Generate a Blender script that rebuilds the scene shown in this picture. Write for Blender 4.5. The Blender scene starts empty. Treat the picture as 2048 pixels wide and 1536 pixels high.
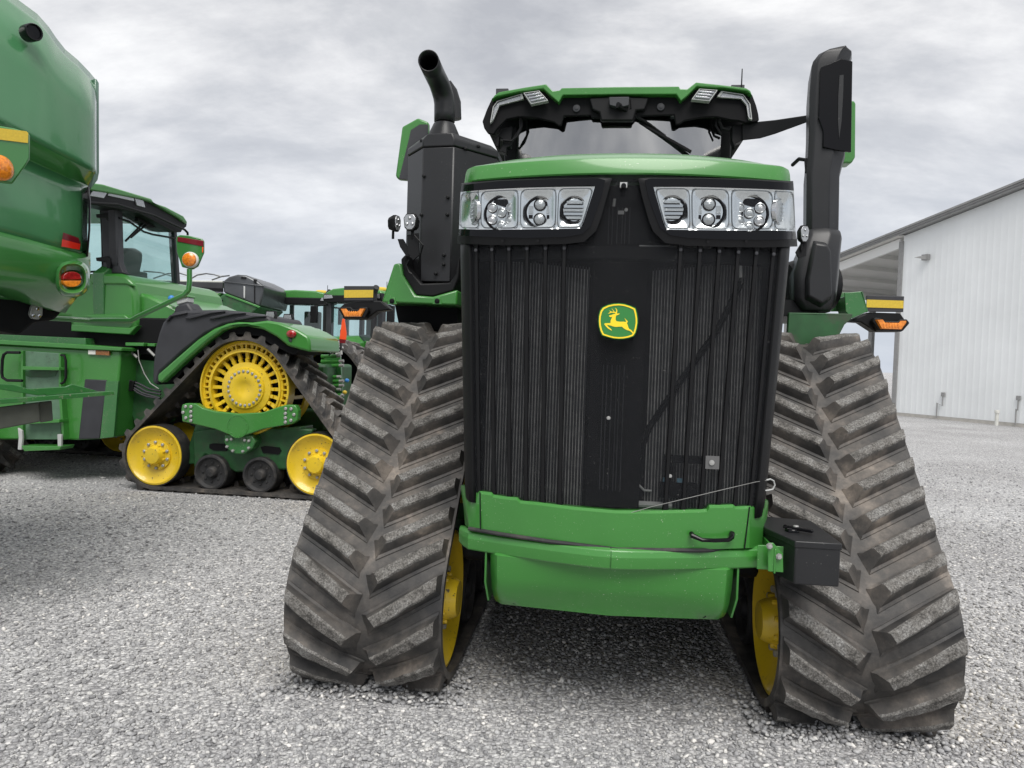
import bpy, bmesh, math, random
import numpy as np
from mathutils import Vector, Matrix
random.seed(7); rng = np.random.default_rng(7)
R_ = math.radians
sc = bpy.context.scene
col = sc.collection

# ------------------------------------------------------------------ camera (solved from the photograph)
F_, PIT, ROL, H_ = 1440.5, R_(1.903), R_(1.812), 1.628
cp, sp, cr, sr = math.cos(PIT), math.sin(PIT), math.cos(ROL), math.sin(ROL)
RT = np.array([cr, sp*sr, cp*sr]); UP = np.array([-sr, sp*cr, cp*cr]); FW = np.array([0, cp, -sp])
CC = np.array([0, 0, H_])
cam_d = bpy.data.cameras.new('camera'); cam = bpy.data.objects.new('camera', cam_d); col.objects.link(cam)
cam_d.sensor_width = 36; cam_d.lens = 36*F_/2048; cam_d.clip_end = 3000; cam_d.clip_start = .05
M = Matrix(((RT[0], UP[0], -FW[0], 0), (RT[1], UP[1], -FW[1], 0), (RT[2], UP[2], -FW[2], H_), (0, 0, 0, 1)))
cam.matrix_world = M
sc.camera = cam

class Frame:
    """A machine's own axes: x, y horizontal (x turned clockwise by ang), z up."""
    def __init__(s, ox, oy, ang, base=(0, 0, 0)):
        a = R_(ang); s.o = np.array([ox, oy, 0.]); s.ang = a
        s.B = np.array([[math.cos(a), -math.sin(a), 0], [math.sin(a), math.cos(a), 0], [0, 0, 1]])
        s.base = np.array(base, float)      # where the root empty stands, in frame coordinates
    def world(s, p): return s.o + s.B.T @ np.array(p, float)
    def at(s, px, py, ax, val):
        """Measure: the point seen at photo position (px, py) that lies on the plane ax = val of this frame."""
        d = FW + RT*(px-1024)/F_ - UP*(py-768)/F_
        c = s.B @ (CC - s.o); d = s.B @ d; i = 'xyz'.index(ax)
        return c + d*(val-c[i])/d[i]
    def on(s, px, py, fn, it=12):
        """Same, on a curved front surface y = fn(x, z)."""
        y = 3.
        for _ in range(it):
            p = s.at(px, py, 'y', y); y = .5*y + .5*fn(p[0], p[2])
        p[1] = y
        return p

def tag(o, label=None, cat=None, group=None, kind=None):
    if label: o['label'] = label
    if cat: o['category'] = cat
    if group: o['group'] = group
    if kind: o['kind'] = kind
    return o

def root(name, fr, label, cat, group=None):
    o = bpy.data.objects.new(name, None); col.objects.link(o); o.empty_display_size = .3
    w = fr.world(fr.base); o.location = w; o.rotation_euler = (0, 0, -fr.ang)
    o['_o'] = [float(v) for v in fr.base]
    return tag(o, label, cat, group)

class MB:
    def __init__(s): s.v = []; s.f = []; s.m = []; s.cur = 0
    def add(s, vs, fs):
        b = len(s.v); s.v += [tuple(map(float, p)) for p in vs]; s.f += [tuple(b+i for i in f) for f in fs]; s.m += [s.cur]*len(fs); return s
    def box(s, a, b):
        x0, y0, z0 = a; x1, y1, z1 = b
        return s.add([(x0,y0,z0),(x1,y0,z0),(x1,y1,z0),(x0,y1,z0),(x0,y0,z1),(x1,y0,z1),(x1,y1,z1),(x0,y1,z1)],
                     [(0,3,2,1),(4,5,6,7),(0,1,5,4),(1,2,6,5),(2,3,7,6),(3,0,4,7)])
    def prism(s, pts, vec):
        n = len(pts); p = [np.array(q, float) for q in pts]; v = np.array(vec, float)
        return s.add(p + [q+v for q in p], [tuple(range(n)), tuple(range(2*n-1, n-1, -1))] + [(i, i+n, (i+1) % n+n, (i+1) % n) for i in range(n)])
    def loft(s, rings, close=True, caps=True):
        n = len(rings[0]); vs = [p for r in rings for p in r]; fs = []
        for k in range(len(rings)-1):
            for i in range(n if close else n-1):
                j = (i+1) % n; fs.append((k*n+i, k*n+j, (k+1)*n+j, (k+1)*n+i))
        if caps and close: fs += [tuple(range(n)), tuple(range(len(vs)-1, len(vs)-n-1, -1))]
        return s.add(vs, fs)
    def grid(s, rows): return s.loft(rows, close=False, caps=False)
    def tube(s, path, r, n=12, caps=True):
        P = [Vector(p) for p in path]; rs = r if isinstance(r, (list, tuple)) else [r]*len(P); rings = []
        up = None
        for i, p in enumerate(P):
            t = (P[min(i+1, len(P)-1)] - P[max(i-1, 0)]).normalized()
            if up is None: up = Vector((0, 0, 1)) if abs(t.z) < .9 else Vector((1, 0, 0))
            a = t.cross(up).normalized(); up = a.cross(t).normalized()
            rings.append([p + (a*math.cos(2*math.pi*k/n) + up*math.sin(2*math.pi*k/n))*rs[i] for k in range(n)])
        return s.loft(rings, caps=caps)
    def lathe(s, c, ax, prof, n=24, closed=False):
        """prof = [(radius, distance along ax)]"""
        c = Vector(c); ax = Vector(ax).normalized(); u = ax.orthogonal().normalized(); w = ax.cross(u)
        rings = [[c + ax*h + (u*math.cos(2*math.pi*k/n) + w*math.sin(2*math.pi*k/n))*max(r, 1e-5) for k in range(n)] for r, h in prof]
        if closed: rings.append(rings[0])
        return s.loft(rings, caps=not closed)
    def sphere(s, c, r, n=12, sc=(1, 1, 1)):
        rings = [[(c[0]+r*sc[0]*math.sin(a)*math.cos(b), c[1]+r*sc[1]*math.sin(a)*math.sin(b), c[2]+r*sc[2]*math.cos(a)) for b in [2*math.pi*k/n for k in range(n)]] for a in [max(.01, min(math.pi-.01, math.pi*j/(n//2))) for j in range(n//2+1)]]
        return s.loft(rings)
    def bar(s, a, b, w, h, up=(0, 0, 1)):
        a = Vector(a); b = Vector(b); t = (b-a).normalized(); u = t.cross(Vector(up)).normalized(); v = u.cross(t)
        q = [u*w/2+v*h/2, -u*w/2+v*h/2, -u*w/2-v*h/2, u*w/2-v*h/2]
        return s.loft([[a+k for k in q], [b+k for k in q]])
    def build(s, name, mat, parent=None, bevel=0, smooth=35, seg=2, solid=0, label=None, offset=-1):
        me = bpy.data.meshes.new(name)
        V = np.array(s.v); c = (V.min(0)+V.max(0))/2
        if parent is None: c = np.array([0, 0, 0.])
        me.from_pydata([tuple(p) for p in V-c], [], s.f); me.update()
        me.polygons.foreach_set('material_index', s.m)
        bm = bmesh.new(); bm.from_mesh(me)
        bmesh.ops.remove_doubles(bm, verts=bm.verts, dist=1e-5)
        bmesh.ops.recalc_face_normals(bm, faces=bm.faces); bm.to_mesh(me); bm.free()
        if smooth:
            me.polygons.foreach_set('use_smooth', [True]*len(me.polygons)); me.set_sharp_from_angle(angle=R_(smooth))
        for k in (mat if isinstance(mat, (list, tuple)) else [mat]): me.materials.append(k)
        o = bpy.data.objects.new(name, me); col.objects.link(o)
        if parent is not None:
            o.parent = parent; po = np.array(list(parent['_o'])); o.location = c-po
        o['_o'] = [float(v) for v in c]
        if solid:
            m = o.modifiers.new('thickness', 'SOLIDIFY'); m.thickness = solid; m.offset = offset
        if bevel:
            m = o.modifiers.new('bevel', 'BEVEL'); m.width = bevel; m.segments = seg; m.limit_method = 'ANGLE'; m.angle_limit = R_(32)
        if label: o['label'] = label
        return o

def trace(fr, ax, val, pts, depth, mb=None):
    """Prism: an outline measured on the plane ax=val, given its real depth behind that plane."""
    mb = mb or MB(); v = np.zeros(3); v['xyz'.index(ax)] = depth
    return mb.prism([fr.at(px, py, ax, val) for px, py in pts], v)

def crop(x0, y0, k, pts): return [(x0+x/k, y0+y/k) for x, y in pts]

# ------------------------------------------------------------------ materials
def mat(name): 
    m = bpy.data.materials.new(name); m.use_nodes = True
    return m, m.node_tree.nodes, m.node_tree.links, m.node_tree.nodes['Principled BSDF']
def N(ns, t, **kw):
    n = ns.new(t)
    for k, v in kw.items():
        if k in n.inputs: n.inputs[k].default_value = v
        else: setattr(n, k, v)
    return n
def ramp(ns, stops):
    n = ns.new('ShaderNodeValToRGB'); e = n.color_ramp.elements
    while len(e) < len(stops): e.new(.5)
    for i, (p, c) in enumerate(stops):
        e[i].position = p; e[i].color = (*c, 1) if len(c) == 3 else c
    return n
def simple(name, c, rough=.5, metal=0, coat=0, noise=0, nscale=8, dirt=None, dirt_lo=.55, dirt_hi=.8, bump=0, bscale=200, spec=.5, dscale=6):
    m, ns, ln, b = mat(name)
    b.inputs['Base Color'].default_value = (*c, 1); b.inputs['Roughness'].default_value = rough; b.inputs['Metallic'].default_value = metal
    b.inputs['Coat Weight'].default_value = coat; b.inputs['Coat Roughness'].default_value = .08; b.inputs['Specular IOR Level'].default_value = spec
    tc = N(ns, 'ShaderNodeTexCoord')
    out = None
    if noise:
        nz = N(ns, 'ShaderNodeTexNoise', Scale=nscale, Detail=6); ln.new(tc.outputs['Object'], nz.inputs['Vector'])
        r = ramp(ns, [(.3, [v*(1-noise) for v in c]), (.7, [min(1, v*(1+noise)) for v in c])]); ln.new(nz.outputs['Fac'], r.inputs['Fac']); out = r.outputs['Color']
    if dirt:
        nz = N(ns, 'ShaderNodeTexNoise', Scale=dscale, Detail=8, Roughness=.7); ln.new(tc.outputs['Object'], nz.inputs['Vector'])
        r = ramp(ns, [(dirt_lo, (0, 0, 0)), (dirt_hi, (1, 1, 1))]); ln.new(nz.outputs['Fac'], r.inputs['Fac'])
        mx = N(ns, 'ShaderNodeMix', data_type='RGBA'); ln.new(r.outputs['Color'], mx.inputs['Factor'])
        mx.inputs[6].default_value = (*c, 1); mx.inputs[7].default_value = (*dirt, 1)
        if out: ln.new(out, mx.inputs[6])
        out = mx.outputs[2]
        ra = N(ns, 'ShaderNodeMapRange'); ra.inputs['To Min'].default_value = rough; ra.inputs['To Max'].default_value = .8
        ln.new(r.outputs['Color'], ra.inputs['Value']); ln.new(ra.outputs[0], b.inputs['Roughness'])
    if out: ln.new(out, b.inputs['Base Color'])
    if bump:
        nz = N(ns, 'ShaderNodeTexNoise', Scale=bscale, Detail=3); ln.new(tc.outputs['Object'], nz.inputs['Vector'])
        bp = N(ns, 'ShaderNodeBump', Strength=bump, Distance=.002); ln.new(nz.outputs['Fac'], bp.inputs['Height']); ln.new(bp.outputs['Normal'], b.inputs['Normal'])
    return m
def specks(m, col_, scale=150, lo=.70, hi=.73):
    """Dried splashes and dust specks on paint."""
    ns, ln = m.node_tree.nodes, m.node_tree.links; b = ns['Principled BSDF']; tc = N(ns, 'ShaderNodeTexCoord')
    nz = N(ns, 'ShaderNodeTexNoise', Scale=scale, Detail=2); ln.new(tc.outputs['Object'], nz.inputs['Vector']); big = N(ns, 'ShaderNodeTexNoise', Scale=4, Detail=3); ln.new(tc.outputs['Object'], big.inputs['Vector'])
    r = ramp(ns, [(lo, (0, 0, 0)), (hi, (1, 1, 1))]); ln.new(nz.outputs['Fac'], r.inputs['Fac']); r2 = ramp(ns, [(.4, (.15,)*3), (.62, (1,)*3)]); ln.new(big.outputs['Fac'], r2.inputs['Fac'])
    mu = N(ns, 'ShaderNodeMath', operation='MULTIPLY'); ln.new(r.outputs[0], mu.inputs[0]); ln.new(r2.outputs[0], mu.inputs[1])
    mx = N(ns, 'ShaderNodeMix', data_type='RGBA'); ln.new(mu.outputs[0], mx.inputs[0]); old = b.inputs['Base Color'].links
    if old: ln.new(old[0].from_socket, mx.inputs[6])
    else: mx.inputs[6].default_value = b.inputs['Base Color'].default_value
    mx.inputs[7].default_value = (*col_, 1); ln.new(mx.outputs[2], b.inputs['Base Color'])
def glass(name, tint, trans, rough=.02, c2=None):
    m, ns, ln, b = mat(name); ns.remove(b); out = ns['Material Output']
    t = N(ns, 'ShaderNodeBsdfTransparent'); t.inputs['Color'].default_value = (*tint, 1)
    g = N(ns, 'ShaderNodeBsdfGlossy', Roughness=rough); lw = N(ns, 'ShaderNodeLayerWeight', Blend=.5); pw = N(ns, 'ShaderNodeMath', operation='POWER'); pw.inputs[1].default_value = 4; ln.new(lw.outputs['Facing'], pw.inputs[0]); fr = N(ns, 'ShaderNodeMath', operation='MULTIPLY'); fr.inputs[1].default_value = .6; ln.new(pw.outputs[0], fr.inputs[0])
    a = N(ns, 'ShaderNodeMath', operation='ADD'); a.inputs[1].default_value = trans; ln.new(fr.outputs[0], a.inputs[0])
    mx = N(ns, 'ShaderNodeMixShader'); ln.new(a.outputs[0], mx.inputs[0]); ln.new(t.outputs[0], mx.inputs[1]); ln.new(g.outputs[0], mx.inputs[2]); ln.new(mx.outputs[0], out.inputs[0])
    return m

MT = {}
GR = (.040, .20, .031)
MT['green'] = simple('green_paint', GR, .36, coat=.45, noise=.06, nscale=3, dirt=(.16, .2, .13), dirt_lo=.66, dirt_hi=.95, dscale=9)
MT['green_old'] = simple('green_paint_dusty', (.03, .15, .035), .35, coat=.5, noise=.12, nscale=3, dirt=(.14, .15, .10), dirt_lo=.55, dirt_hi=.85)
MT['green_dark'] = simple('green_cast_dirt_and_shade', (.018, .085, .025), .5, noise=.25, nscale=9, dirt=(.06, .055, .045), dirt_lo=.5, dirt_hi=.75)
MT['yellow'] = simple('yellow_paint', (.72, .50, .018), .38, coat=.35, noise=.05, dirt=(.30, .22, .07), dirt_lo=.58, dirt_hi=.9, dscale=5)
MT['black'] = simple('black_plastic', (.006, .0062, .007), .5, bump=.25, bscale=500, spec=.25)
MT['black_satin'] = simple('black_satin_metal', (.014, .0145, .016), .40, noise=.15, nscale=4, bump=.1, spec=.45, dirt=(.05, .048, .045), dirt_lo=.62, dirt_hi=1.0, dscale=5)
MT['black_gloss'] = simple('black_gloss', (.003, .003, .004), .14, spec=.25, dirt=(.10, .10, .10), dirt_lo=.70, dirt_hi=.76, dscale=70)
MT['grey_plastic'] = simple('grey_plastic', (.030, .031, .036), .55, noise=.2, nscale=5)
MT['dark'] = simple('dark_underside', (.006, .006, .007), .75, spec=.2)
MT['steel'] = simple('zinc_steel', (.34, .34, .33), .45, metal=.3, noise=.2, nscale=30)
MT['chrome'] = simple('chrome_reflector', (.74, .75, .76), .22, metal=1)
MT['chrome2'] = simple('lamp_bezel_chrome', (.55, .56, .57), .1, metal=1)
MT['lampglass'] = simple('lamp_lens_glass', (.42, .43, .44), .10, metal=.6, bump=1.0, bscale=140)
MT['seam_grey'] = simple('reflector_seam', (.16, .17, .18), .3, metal=.4)
MT['rubber_plain'] = simple('rubber_plain', (.02, .02, .021), .65, noise=.25, nscale=14, dirt=(.09, .08, .07), dirt_lo=.5, dirt_hi=.8)
MT['red'] = simple('red_reflector', (.75, .03, .015), .3, coat=.4)
MT['darkred'] = simple('dark_red_reflector', (.17, .01, .018), .3, coat=.3)
MT['orange'] = simple('amber_lens', (.85, .24, .02), .15, coat=.6, noise=.35, nscale=60, bump=.6, bscale=60)
MT['orange_red'] = simple('red_orange_marker', (.9, .09, .02), .4)
MT['tape'] = simple('yellow_reflective_tape', (.62, .44, .04), .35, noise=.08, nscale=90)
MT['logo_yellow'] = simple('badge_yellow', (.95, .68, .02), .3)
MT['logo_green'] = simple('badge_green', (.02, .20, .03), .25, coat=.5)
MT['decal'] = simple('white_decal', (.65, .65, .6), .5, noise=.1)
MT['redlens'] = simple('red_lens', (.30, .01, .01), .12, coat=.8, noise=.4, nscale=50, bump=.5, bscale=60)
MT['blue'] = simple('blue_cap', (.03, .2, .55), .4)
MT['lightgrey'] = simple('light_grey_metal', (.45, .46, .45), .45, noise=.1)
MT['seat'] = simple('seat_fabric', (.10, .11, .11), .85)
MT['cyan_blind'] = glass('tinted_cab_glass', (.82, .94, .92), .10)
MT['windshield'] = glass('windscreen_glass', (.48, .57, .56), .48, .04)
MT['lens'] = glass('clear_lens', (.93, .95, .95), .01, .02)
MT['smoke'] = glass('smoked_plastic', (.10, .10, .11), .03, .08)

specks(MT['green'], (.35, .42, .30)); specks(MT['black_satin'], (.10, .10, .095), 120, .69, .74); specks(MT['yellow'], (.12, .09, .03), 40, .66, .70); specks(MT['green_old'], (.22, .22, .16), 70, .64, .70)

def rubber(name, lugtop):
    """Dusty track rubber. The tread tops are scuffed pale grey by gravel (their own wear, marked per face), the belt brown with dried mud."""
    m, ns, ln, b = mat(name); tc = N(ns, 'ShaderNodeTexCoord')
    n1 = N(ns, 'ShaderNodeTexNoise', Scale=3.6, Detail=9, Roughness=.65); n2 = N(ns, 'ShaderNodeTexNoise', Scale=130, Detail=4, Roughness=.75)
    n3 = N(ns, 'ShaderNodeTexNoise', Scale=13, Detail=7, Roughness=.72)
    for n in (n1, n2, n3): ln.new(tc.outputs['Object'], n.inputs['Vector'])
    if lugtop:
        r = ramp(ns, [(.34, (.055, .053, .051)), (.47, (.14, .137, .13)), (.57, (.22, .217, .208)), (.74, (.38, .375, .36))]); ln.new(n2.outputs['Fac'], r.inputs['Fac'])
        r2 = ramp(ns, [(.34, (.22, .21, .20)), (.48, (.8, .77, .74)), (.66, (1.25, 1.25, 1.25))]); ln.new(n3.outputs['Fac'], r2.inputs['Fac'])
        mx = N(ns, 'ShaderNodeMix', data_type='RGBA', blend_type='MULTIPLY'); mx.inputs[0].default_value = 1
        ln.new(r.outputs[0], mx.inputs[6]); ln.new(r2.outputs[0], mx.inputs[7])
    else:
        r = ramp(ns, [(.33, (.022, .022, .023)), (.46, (.052, .049, .046)), (.57, (.092, .082, .073)), (.69, (.20, .172, .145))]); ln.new(n1.outputs['Fac'], r.inputs['Fac'])
        r2 = ramp(ns, [(.3, (.6, .6, .6)), (.55, (1, 1, 1)), (.78, (1.8, 1.7, 1.6))]); ln.new(n3.outputs['Fac'], r2.inputs['Fac'])
        mx = N(ns, 'ShaderNodeMix', data_type='RGBA', blend_type='MULTIPLY'); mx.inputs[0].default_value = 1
        ln.new(r.outputs[0], mx.inputs[6]); ln.new(r2.outputs[0], mx.inputs[7])
    ln.new(mx.outputs[2], b.inputs['Base Color']); b.inputs['Roughness'].default_value = .78 if lugtop else .6
    bp = N(ns, 'ShaderNodeBump', Strength=.8 if lugtop else .45, Distance=.006 if lugtop else .004)
    ad = N(ns, 'ShaderNodeMath', operation='ADD'); ln.new(n2.outputs['Fac'], ad.inputs[0]); ln.new(n3.outputs['Fac'], ad.inputs[1])
    ln.new(ad.outputs[0], bp.inputs['Height']); ln.new(bp.outputs['Normal'], b.inputs['Normal'])
    return m
MT['belt'] = rubber('track_belt_rubber', False); MT['lug'] = rubber('scuffed_lug_top', True)

def screen_mat():
    m, ns, ln, b = mat('perforated_screen'); out = ns['Material Output']
    b.inputs['Base Color'].default_value = (.008, .009, .011, 1); b.inputs['Roughness'].default_value = .6; b.inputs['Specular IOR Level'].default_value = .25
    t = N(ns, 'ShaderNodeBsdfTransparent'); mx = N(ns, 'ShaderNodeMixShader')
    tc = N(ns, 'ShaderNodeTexCoord'); nz = N(ns, 'ShaderNodeTexNoise', Scale=9, Detail=5); ln.new(tc.outputs['Object'], nz.inputs['Vector'])
    r = ramp(ns, [(.3, (.38,)*3), (.7, (.56,)*3)]); ln.new(nz.outputs['Fac'], r.inputs['Fac'])
    ln.new(r.outputs[0], mx.inputs[0]); ln.new(b.outputs[0], mx.inputs[1]); ln.new(t.outputs[0], mx.inputs[2]); ln.new(mx.outputs[0], out.inputs[0])
    # dried bug / dust specks
    v = N(ns, 'ShaderNodeTexNoise', Scale=170, Detail=2); ln.new(tc.outputs['Object'], v.inputs['Vector'])
    r2 = ramp(ns, [(.68, (.008, .009, .011)), (.74, (.16, .16, .15))]); ln.new(v.outputs['Fac'], r2.inputs['Fac']); ln.new(r2.outputs[0], b.inputs['Base Color'])
    return m
MT['screen'] = screen_mat()
# ------------------------------------------------------------------ rubber track unit, shared by both crawler tractors
TRK = dict(F=(0., .41, .385), D=(1.06, 1.215, .575), R=(1.95, .41, .385))
def track_path(circ):
    c = [circ['F'], circ['D'], circ['R']]; nrm = []
    for i in range(3):
        a, b = c[i], c[(i+1) % 3]; d = (b[0]-a[0], b[1]-a[1]); L = math.hypot(*d)
        nrm.append(math.atan2(d[1], d[0]) + math.acos((a[2]-b[2])/L))
    segs = []; tot = 0
    for i in range(3):
        a, b = c[i], c[(i+1) % 3]; n0 = nrm[i-1]; n1 = nrm[i]
        da = (n0-n1) % (2*math.pi)                       # clockwise turn round circle i
        segs.append(('arc', tot, a, n0, da)); tot += a[2]*da
        p = (a[0]+a[2]*math.cos(n1), a[1]+a[2]*math.sin(n1)); q = (b[0]+b[2]*math.cos(n1), b[1]+b[2]*math.sin(n1))
        L = math.dist(p, q); segs.append(('lin', tot, p, q, n1, L)); tot += L
    def P(s, h):
        s %= tot
        for g in reversed(segs):
            if s >= g[1] - 1e-9:
                t = s-g[1]
                if g[0] == 'arc':
                    a = g[3] - t/g[2][2]; r = g[2][2]+h
                    return g[2][0]+r*math.cos(a), g[2][1]+r*math.sin(a)
                k = t/g[5]; n = g[4]
                return g[2][0]*(1-k)+g[3][0]*k+h*math.cos(n), g[2][1]*(1-k)+g[3][1]*k+h*math.sin(n)
    return P, tot

def bolts(mb, c, ax, n, rad, r, h, phase=0, half=None):
    c = Vector(c); ax = Vector(ax).normalized(); u = ax.orthogonal().normalized(); w = ax.cross(u)
    for k in range(n):
        a = phase + 2*math.pi*k/n
        mb.lathe(c + (u*math.cos(a)+w*math.sin(a))*rad, ax, [(r, -.004), (r, h*.8), (r*.7, h)], n=7)

def track_unit(parent, mp, w0, w1, detail_out=True, npitch=None, lo=False, base=(0, 0)):
    """mp(u, w, z) -> frame coordinates. w grows outward. The tread pattern belongs to the belt mesh."""
    u0 = base[0]
    circ = {k: (v[0]+u0, v[1], v[2]) for k, v in TRK.items()}
    P, tot = track_path(circ); th = .034
    mb = MB(); rings = []; n = 150
    for i in range(n):
        s = tot*i/n; a = P(s, 0); b = P(s, -th)
        rings.append([mp(a[0], w0, a[1]), mp(a[0], w1, a[1]), mp(b[0], w1, b[1]), mp(b[0], w0, b[1])])
    rings.append(rings[0]); mb.loft(rings, caps=False)
    W = w1-w0; npitch = npitch or round(tot/.172); pitch = tot/npitch; tan = math.tan(R_(30.5))
    prof = [(-.068, .0), (-.066, .005), (-.050, .009), (-.033, .055), (-.025, .063), (.019, .066), (.028, .056), (.042, .010), (.055, .006), (.057, .0)]
    def lug(s0, wa, wb, sgn, tip):
        """wa = edge end, wb = centre end"""
        K = 10; rr = []; jit = [random.uniform(-.0035, .0035) for _ in range(K+1)]; jt2 = [random.uniform(-.004, .004) for _ in range(K+1)]
        for k in range(K+1):
            t = k/K; row = []
            for j, (ds, h) in enumerate(prof):
                wa2 = wa + (wb-wa)*(.035 if 2 < j < 7 else 0)
                # the centre end is cut square to the lug, so the top stops short of the base
                cut = {0: .0, 1: .0, 2: -.035, 3: -.13, 4: -.14, 5: -.07, 6: -.04, 7: .03, 8: .09, 9: .09}[j]
                wb2 = wb + (wb-wa)*cut
                w = wa2+(wb2-wa2)*t; s = s0 + sgn*(w-wa)*(-tan) + ds + (jt2[k] if j in (3, 4) else 0)
                p = P(s, h + (jit[k] if 2 < j < 7 else 0)); row.append(mp(p[0], w, p[1]))
            rr.append(row)
        b = len(mb.v); mb.v += [tuple(map(float, q)) for r in rr for q in r]; m = len(prof)
        for k in range(K):
            for j in range(m-1):
                mb.f.append((b+k*m+j, b+k*m+j+1, b+(k+1)*m+j+1, b+(k+1)*m+j)); mb.m.append(1 if j in (3, 4, 5) else 0)
        mb.f += [tuple(b+j for j in range(m)), tuple(b+K*m+m-1-j for j in range(m))]; mb.m += [0, 0]
    for i in range(npitch):
        lug(i*pitch, w1-.012, w1-W*.458, -1, .5)      # outer row: falls towards the centre line
        lug((i+.5)*pitch, w0+.012, w0+W*.458, 1, .5)
    # drive lugs inside the belt
    mb.cur = 0
    if not lo:
        for i in range(npitch):
            s = i*pitch
            a = P(s-.03, -th); b = P(s+.03, -th); c = P(s+.018, -th-.06); d = P(s-.018, -th-.06); wm = (w0+w1)/2
            mb.prism([mp(q[0], wm-.07, q[1]) for q in (a, b, c, d)], np.array(mp(0, wm+.07, 0))-np.array(mp(0, wm-.07, 0)))
    tr = mb.build('rubber_track', [MT['belt'], MT['lug']], parent, smooth=32)
    ax = Vector(mp(0, 1, 0)) - Vector(mp(0, 0, 0)); nseg = 24 if lo else 48
    Ri = .345
    for key in ('F', 'R'):
        cu, cz, _ = circ[key]
        m = MB()
        for (wf, d) in ((w1-.02, 1), (w0+.035, -1)):
            c = Vector(mp(cu, wf, cz)); a = ax*d
            m.cur = 0
            m.lathe(c, a, [(Ri*.985, -.12), (Ri*.985, .0), (Ri*.93, .004), (Ri*.88, -.012), (Ri*.74, -.05), (Ri*.5, -.062), (Ri*.50, -.042), (Ri*.40, -.041), (Ri*.33, -.036), (Ri*.30, .01), (Ri*.27, .03), (Ri*.25, .042), (.01, .045)], n=nseg)
            m.cur = 1
            m.lathe(c, a, [(Ri*.99, -.20), (Ri*.99, -.008), (Ri*1.02, -.002), (Ri+.006, -.02), (Ri+.006, -.20)], n=nseg, closed=True)
            m.cur = 2; bolts(m, c+a*-.045, a, 10, Ri*.43, .018, .024, phase=.2)
            m.cur = 0; bolts(m, c+a*-.035, a, 8, Ri*.33, .014, .03, phase=.4)
        m.cur = 1; m.lathe(mp(cu, w0+.05, cz), ax, [(.09, 0), (.09, W-.08)], n=16)
        m.build('idler_wheel', [MT['yellow'], MT['rubber_plain'], MT['steel']], tr)
    for du in (.68, 1.27):
        m = MB()
        for (wf, d) in ((w1-.05, 1), (w0+.05, -1)):
            c = Vector(mp(u0+du, wf, .245)); a = ax*d; r = .205
            m.cur = 0; m.lathe(c, a, [(r, -.20), (r, -.012), (r-.01, 0), (r*.86, .003), (r*.80, -.012), (r*.74, -.03), (r*.35, -.045), (r*.30, -.01), (r*.22, .008), (.01, .01)], n=28)
            m.cur = 1; bolts(m, c+a*-.038, a, 8, r*.53, .013, .012)
        m.build('roller_wheel', [MT['rubber_plain'], MT['lightgrey'] if False else MT['rubber_plain']], tr)
    # drive wheel: rim ring, two rings of slots, hub
    m = MB(); cu, cz, _ = circ['D']; R = .535
    for (wf, d) in ((w1-.10, 1), (w0+.10, -1)) if not lo else ((w1-.10, 1),):
        c = Vector(mp(cu, wf, cz)); a = ax*d; m.cur = 0
        m.lathe(c, a, [(R, -.12), (R, .035), (R*.965, .04), (R*.955, -.12)], n=60, closed=True)
        m.lathe(c, a, [(R*.79, -.10), (R*.80, .02), (R*.765, .025), (R*.75, -.10)], n=60, closed=True)
        m.lathe(c, a, [(R*.55, -.06), (R*.55, -.015), (R*.44, .0), (R*.42, .02), (R*.30, .028), (R*.17, .028), (R*.13, .014), (.01, .008)], n=48)
        m.lathe(c, a, [(R*.97, -.11), (R*.97, -.085), (R*.88, -.085), (R*.88, -.11)], n=60, closed=True)
        m.lathe(c, a, [(R*.97, -.11), (R*.97, .0), (R*.925, .0), (R*.925, -.11)], n=60, closed=True)
        m.lathe(c, a, [(R*.845, -.11), (R*.845, .0), (R*.79, .0), (R*.79, -.11)], n=60, closed=True)
        u = a.orthogonal().normalized(); w = a.cross(u)
        for k in range(24):
            an = 2*math.pi*k/24; dr = u*math.cos(an)+w*math.sin(an)
            m.bar(c+dr*R*.80-a*.02, c+dr*R*.96-a*.02, .018, .05, up=a)
            m.bar(c+dr*R*.83-a*.045, c+dr*R*.95-a*.045, .0105, .075, up=a)
            for q_ in (-1, 1): t_ = a.cross(dr)*q_*.055; m.bar(c+dr*R*.84+t_-a*.03, c+dr*R*.935+t_-a*.02, .016, .03, up=a)
            m.bar(c+dr*R*.48-a*.05, c+dr*R*.63-a*.03, .036, .035, up=a); m.bar(c+dr*R*.62-a*.05, c+dr*R*.77-a*.03, .038, .035, up=a)
            an2 = an+math.pi/24; d2 = u*math.cos(an2)+w*math.sin(an2)
        m.cur = 1; bolts(m, c+a*.022, a, 22, R*.36, .016, .016)
        m.cur = 2; m.lathe(c-a*.14, a, [(R*.96, 0), (R*.96, .004), (.01, .004)], n=32)  # dark disc added behind the slots so the holes read as shaded
    m.cur = 0
    for k in range(0 if lo else 26):
        an = 2*math.pi*k/26; c = Vector(mp(cu, (w0+w1)/2, cz)); a = ax; u = a.orthogonal().normalized(); w = a.cross(u)
        dr = u*math.cos(an)+w*math.sin(an)
        m.bar(c+dr*R*.94-a*(W/2-.12), c+dr*R*.94+a*(W/2-.12), .04, .03, up=dr)
    m.build('drive_wheel', [MT['yellow'], MT['steel'], MT['dark']], tr)
    # cast frame carrying the wheels
    m = MB(); wa, wb = w0+.25, w1-.17
    m.prism([mp(u0+x, wa, z) for x, z in ((.30, .30), (.34, .55), (.42, .80), (.75, .74), (1.0, .66), (1.3, .74), (1.7, .80), (1.72, .55), (1.66, .30), (1.3, .34), (.7, .34))], np.array(mp(0, wb, 0))-np.array(mp(0, wa, 0)))
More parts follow.
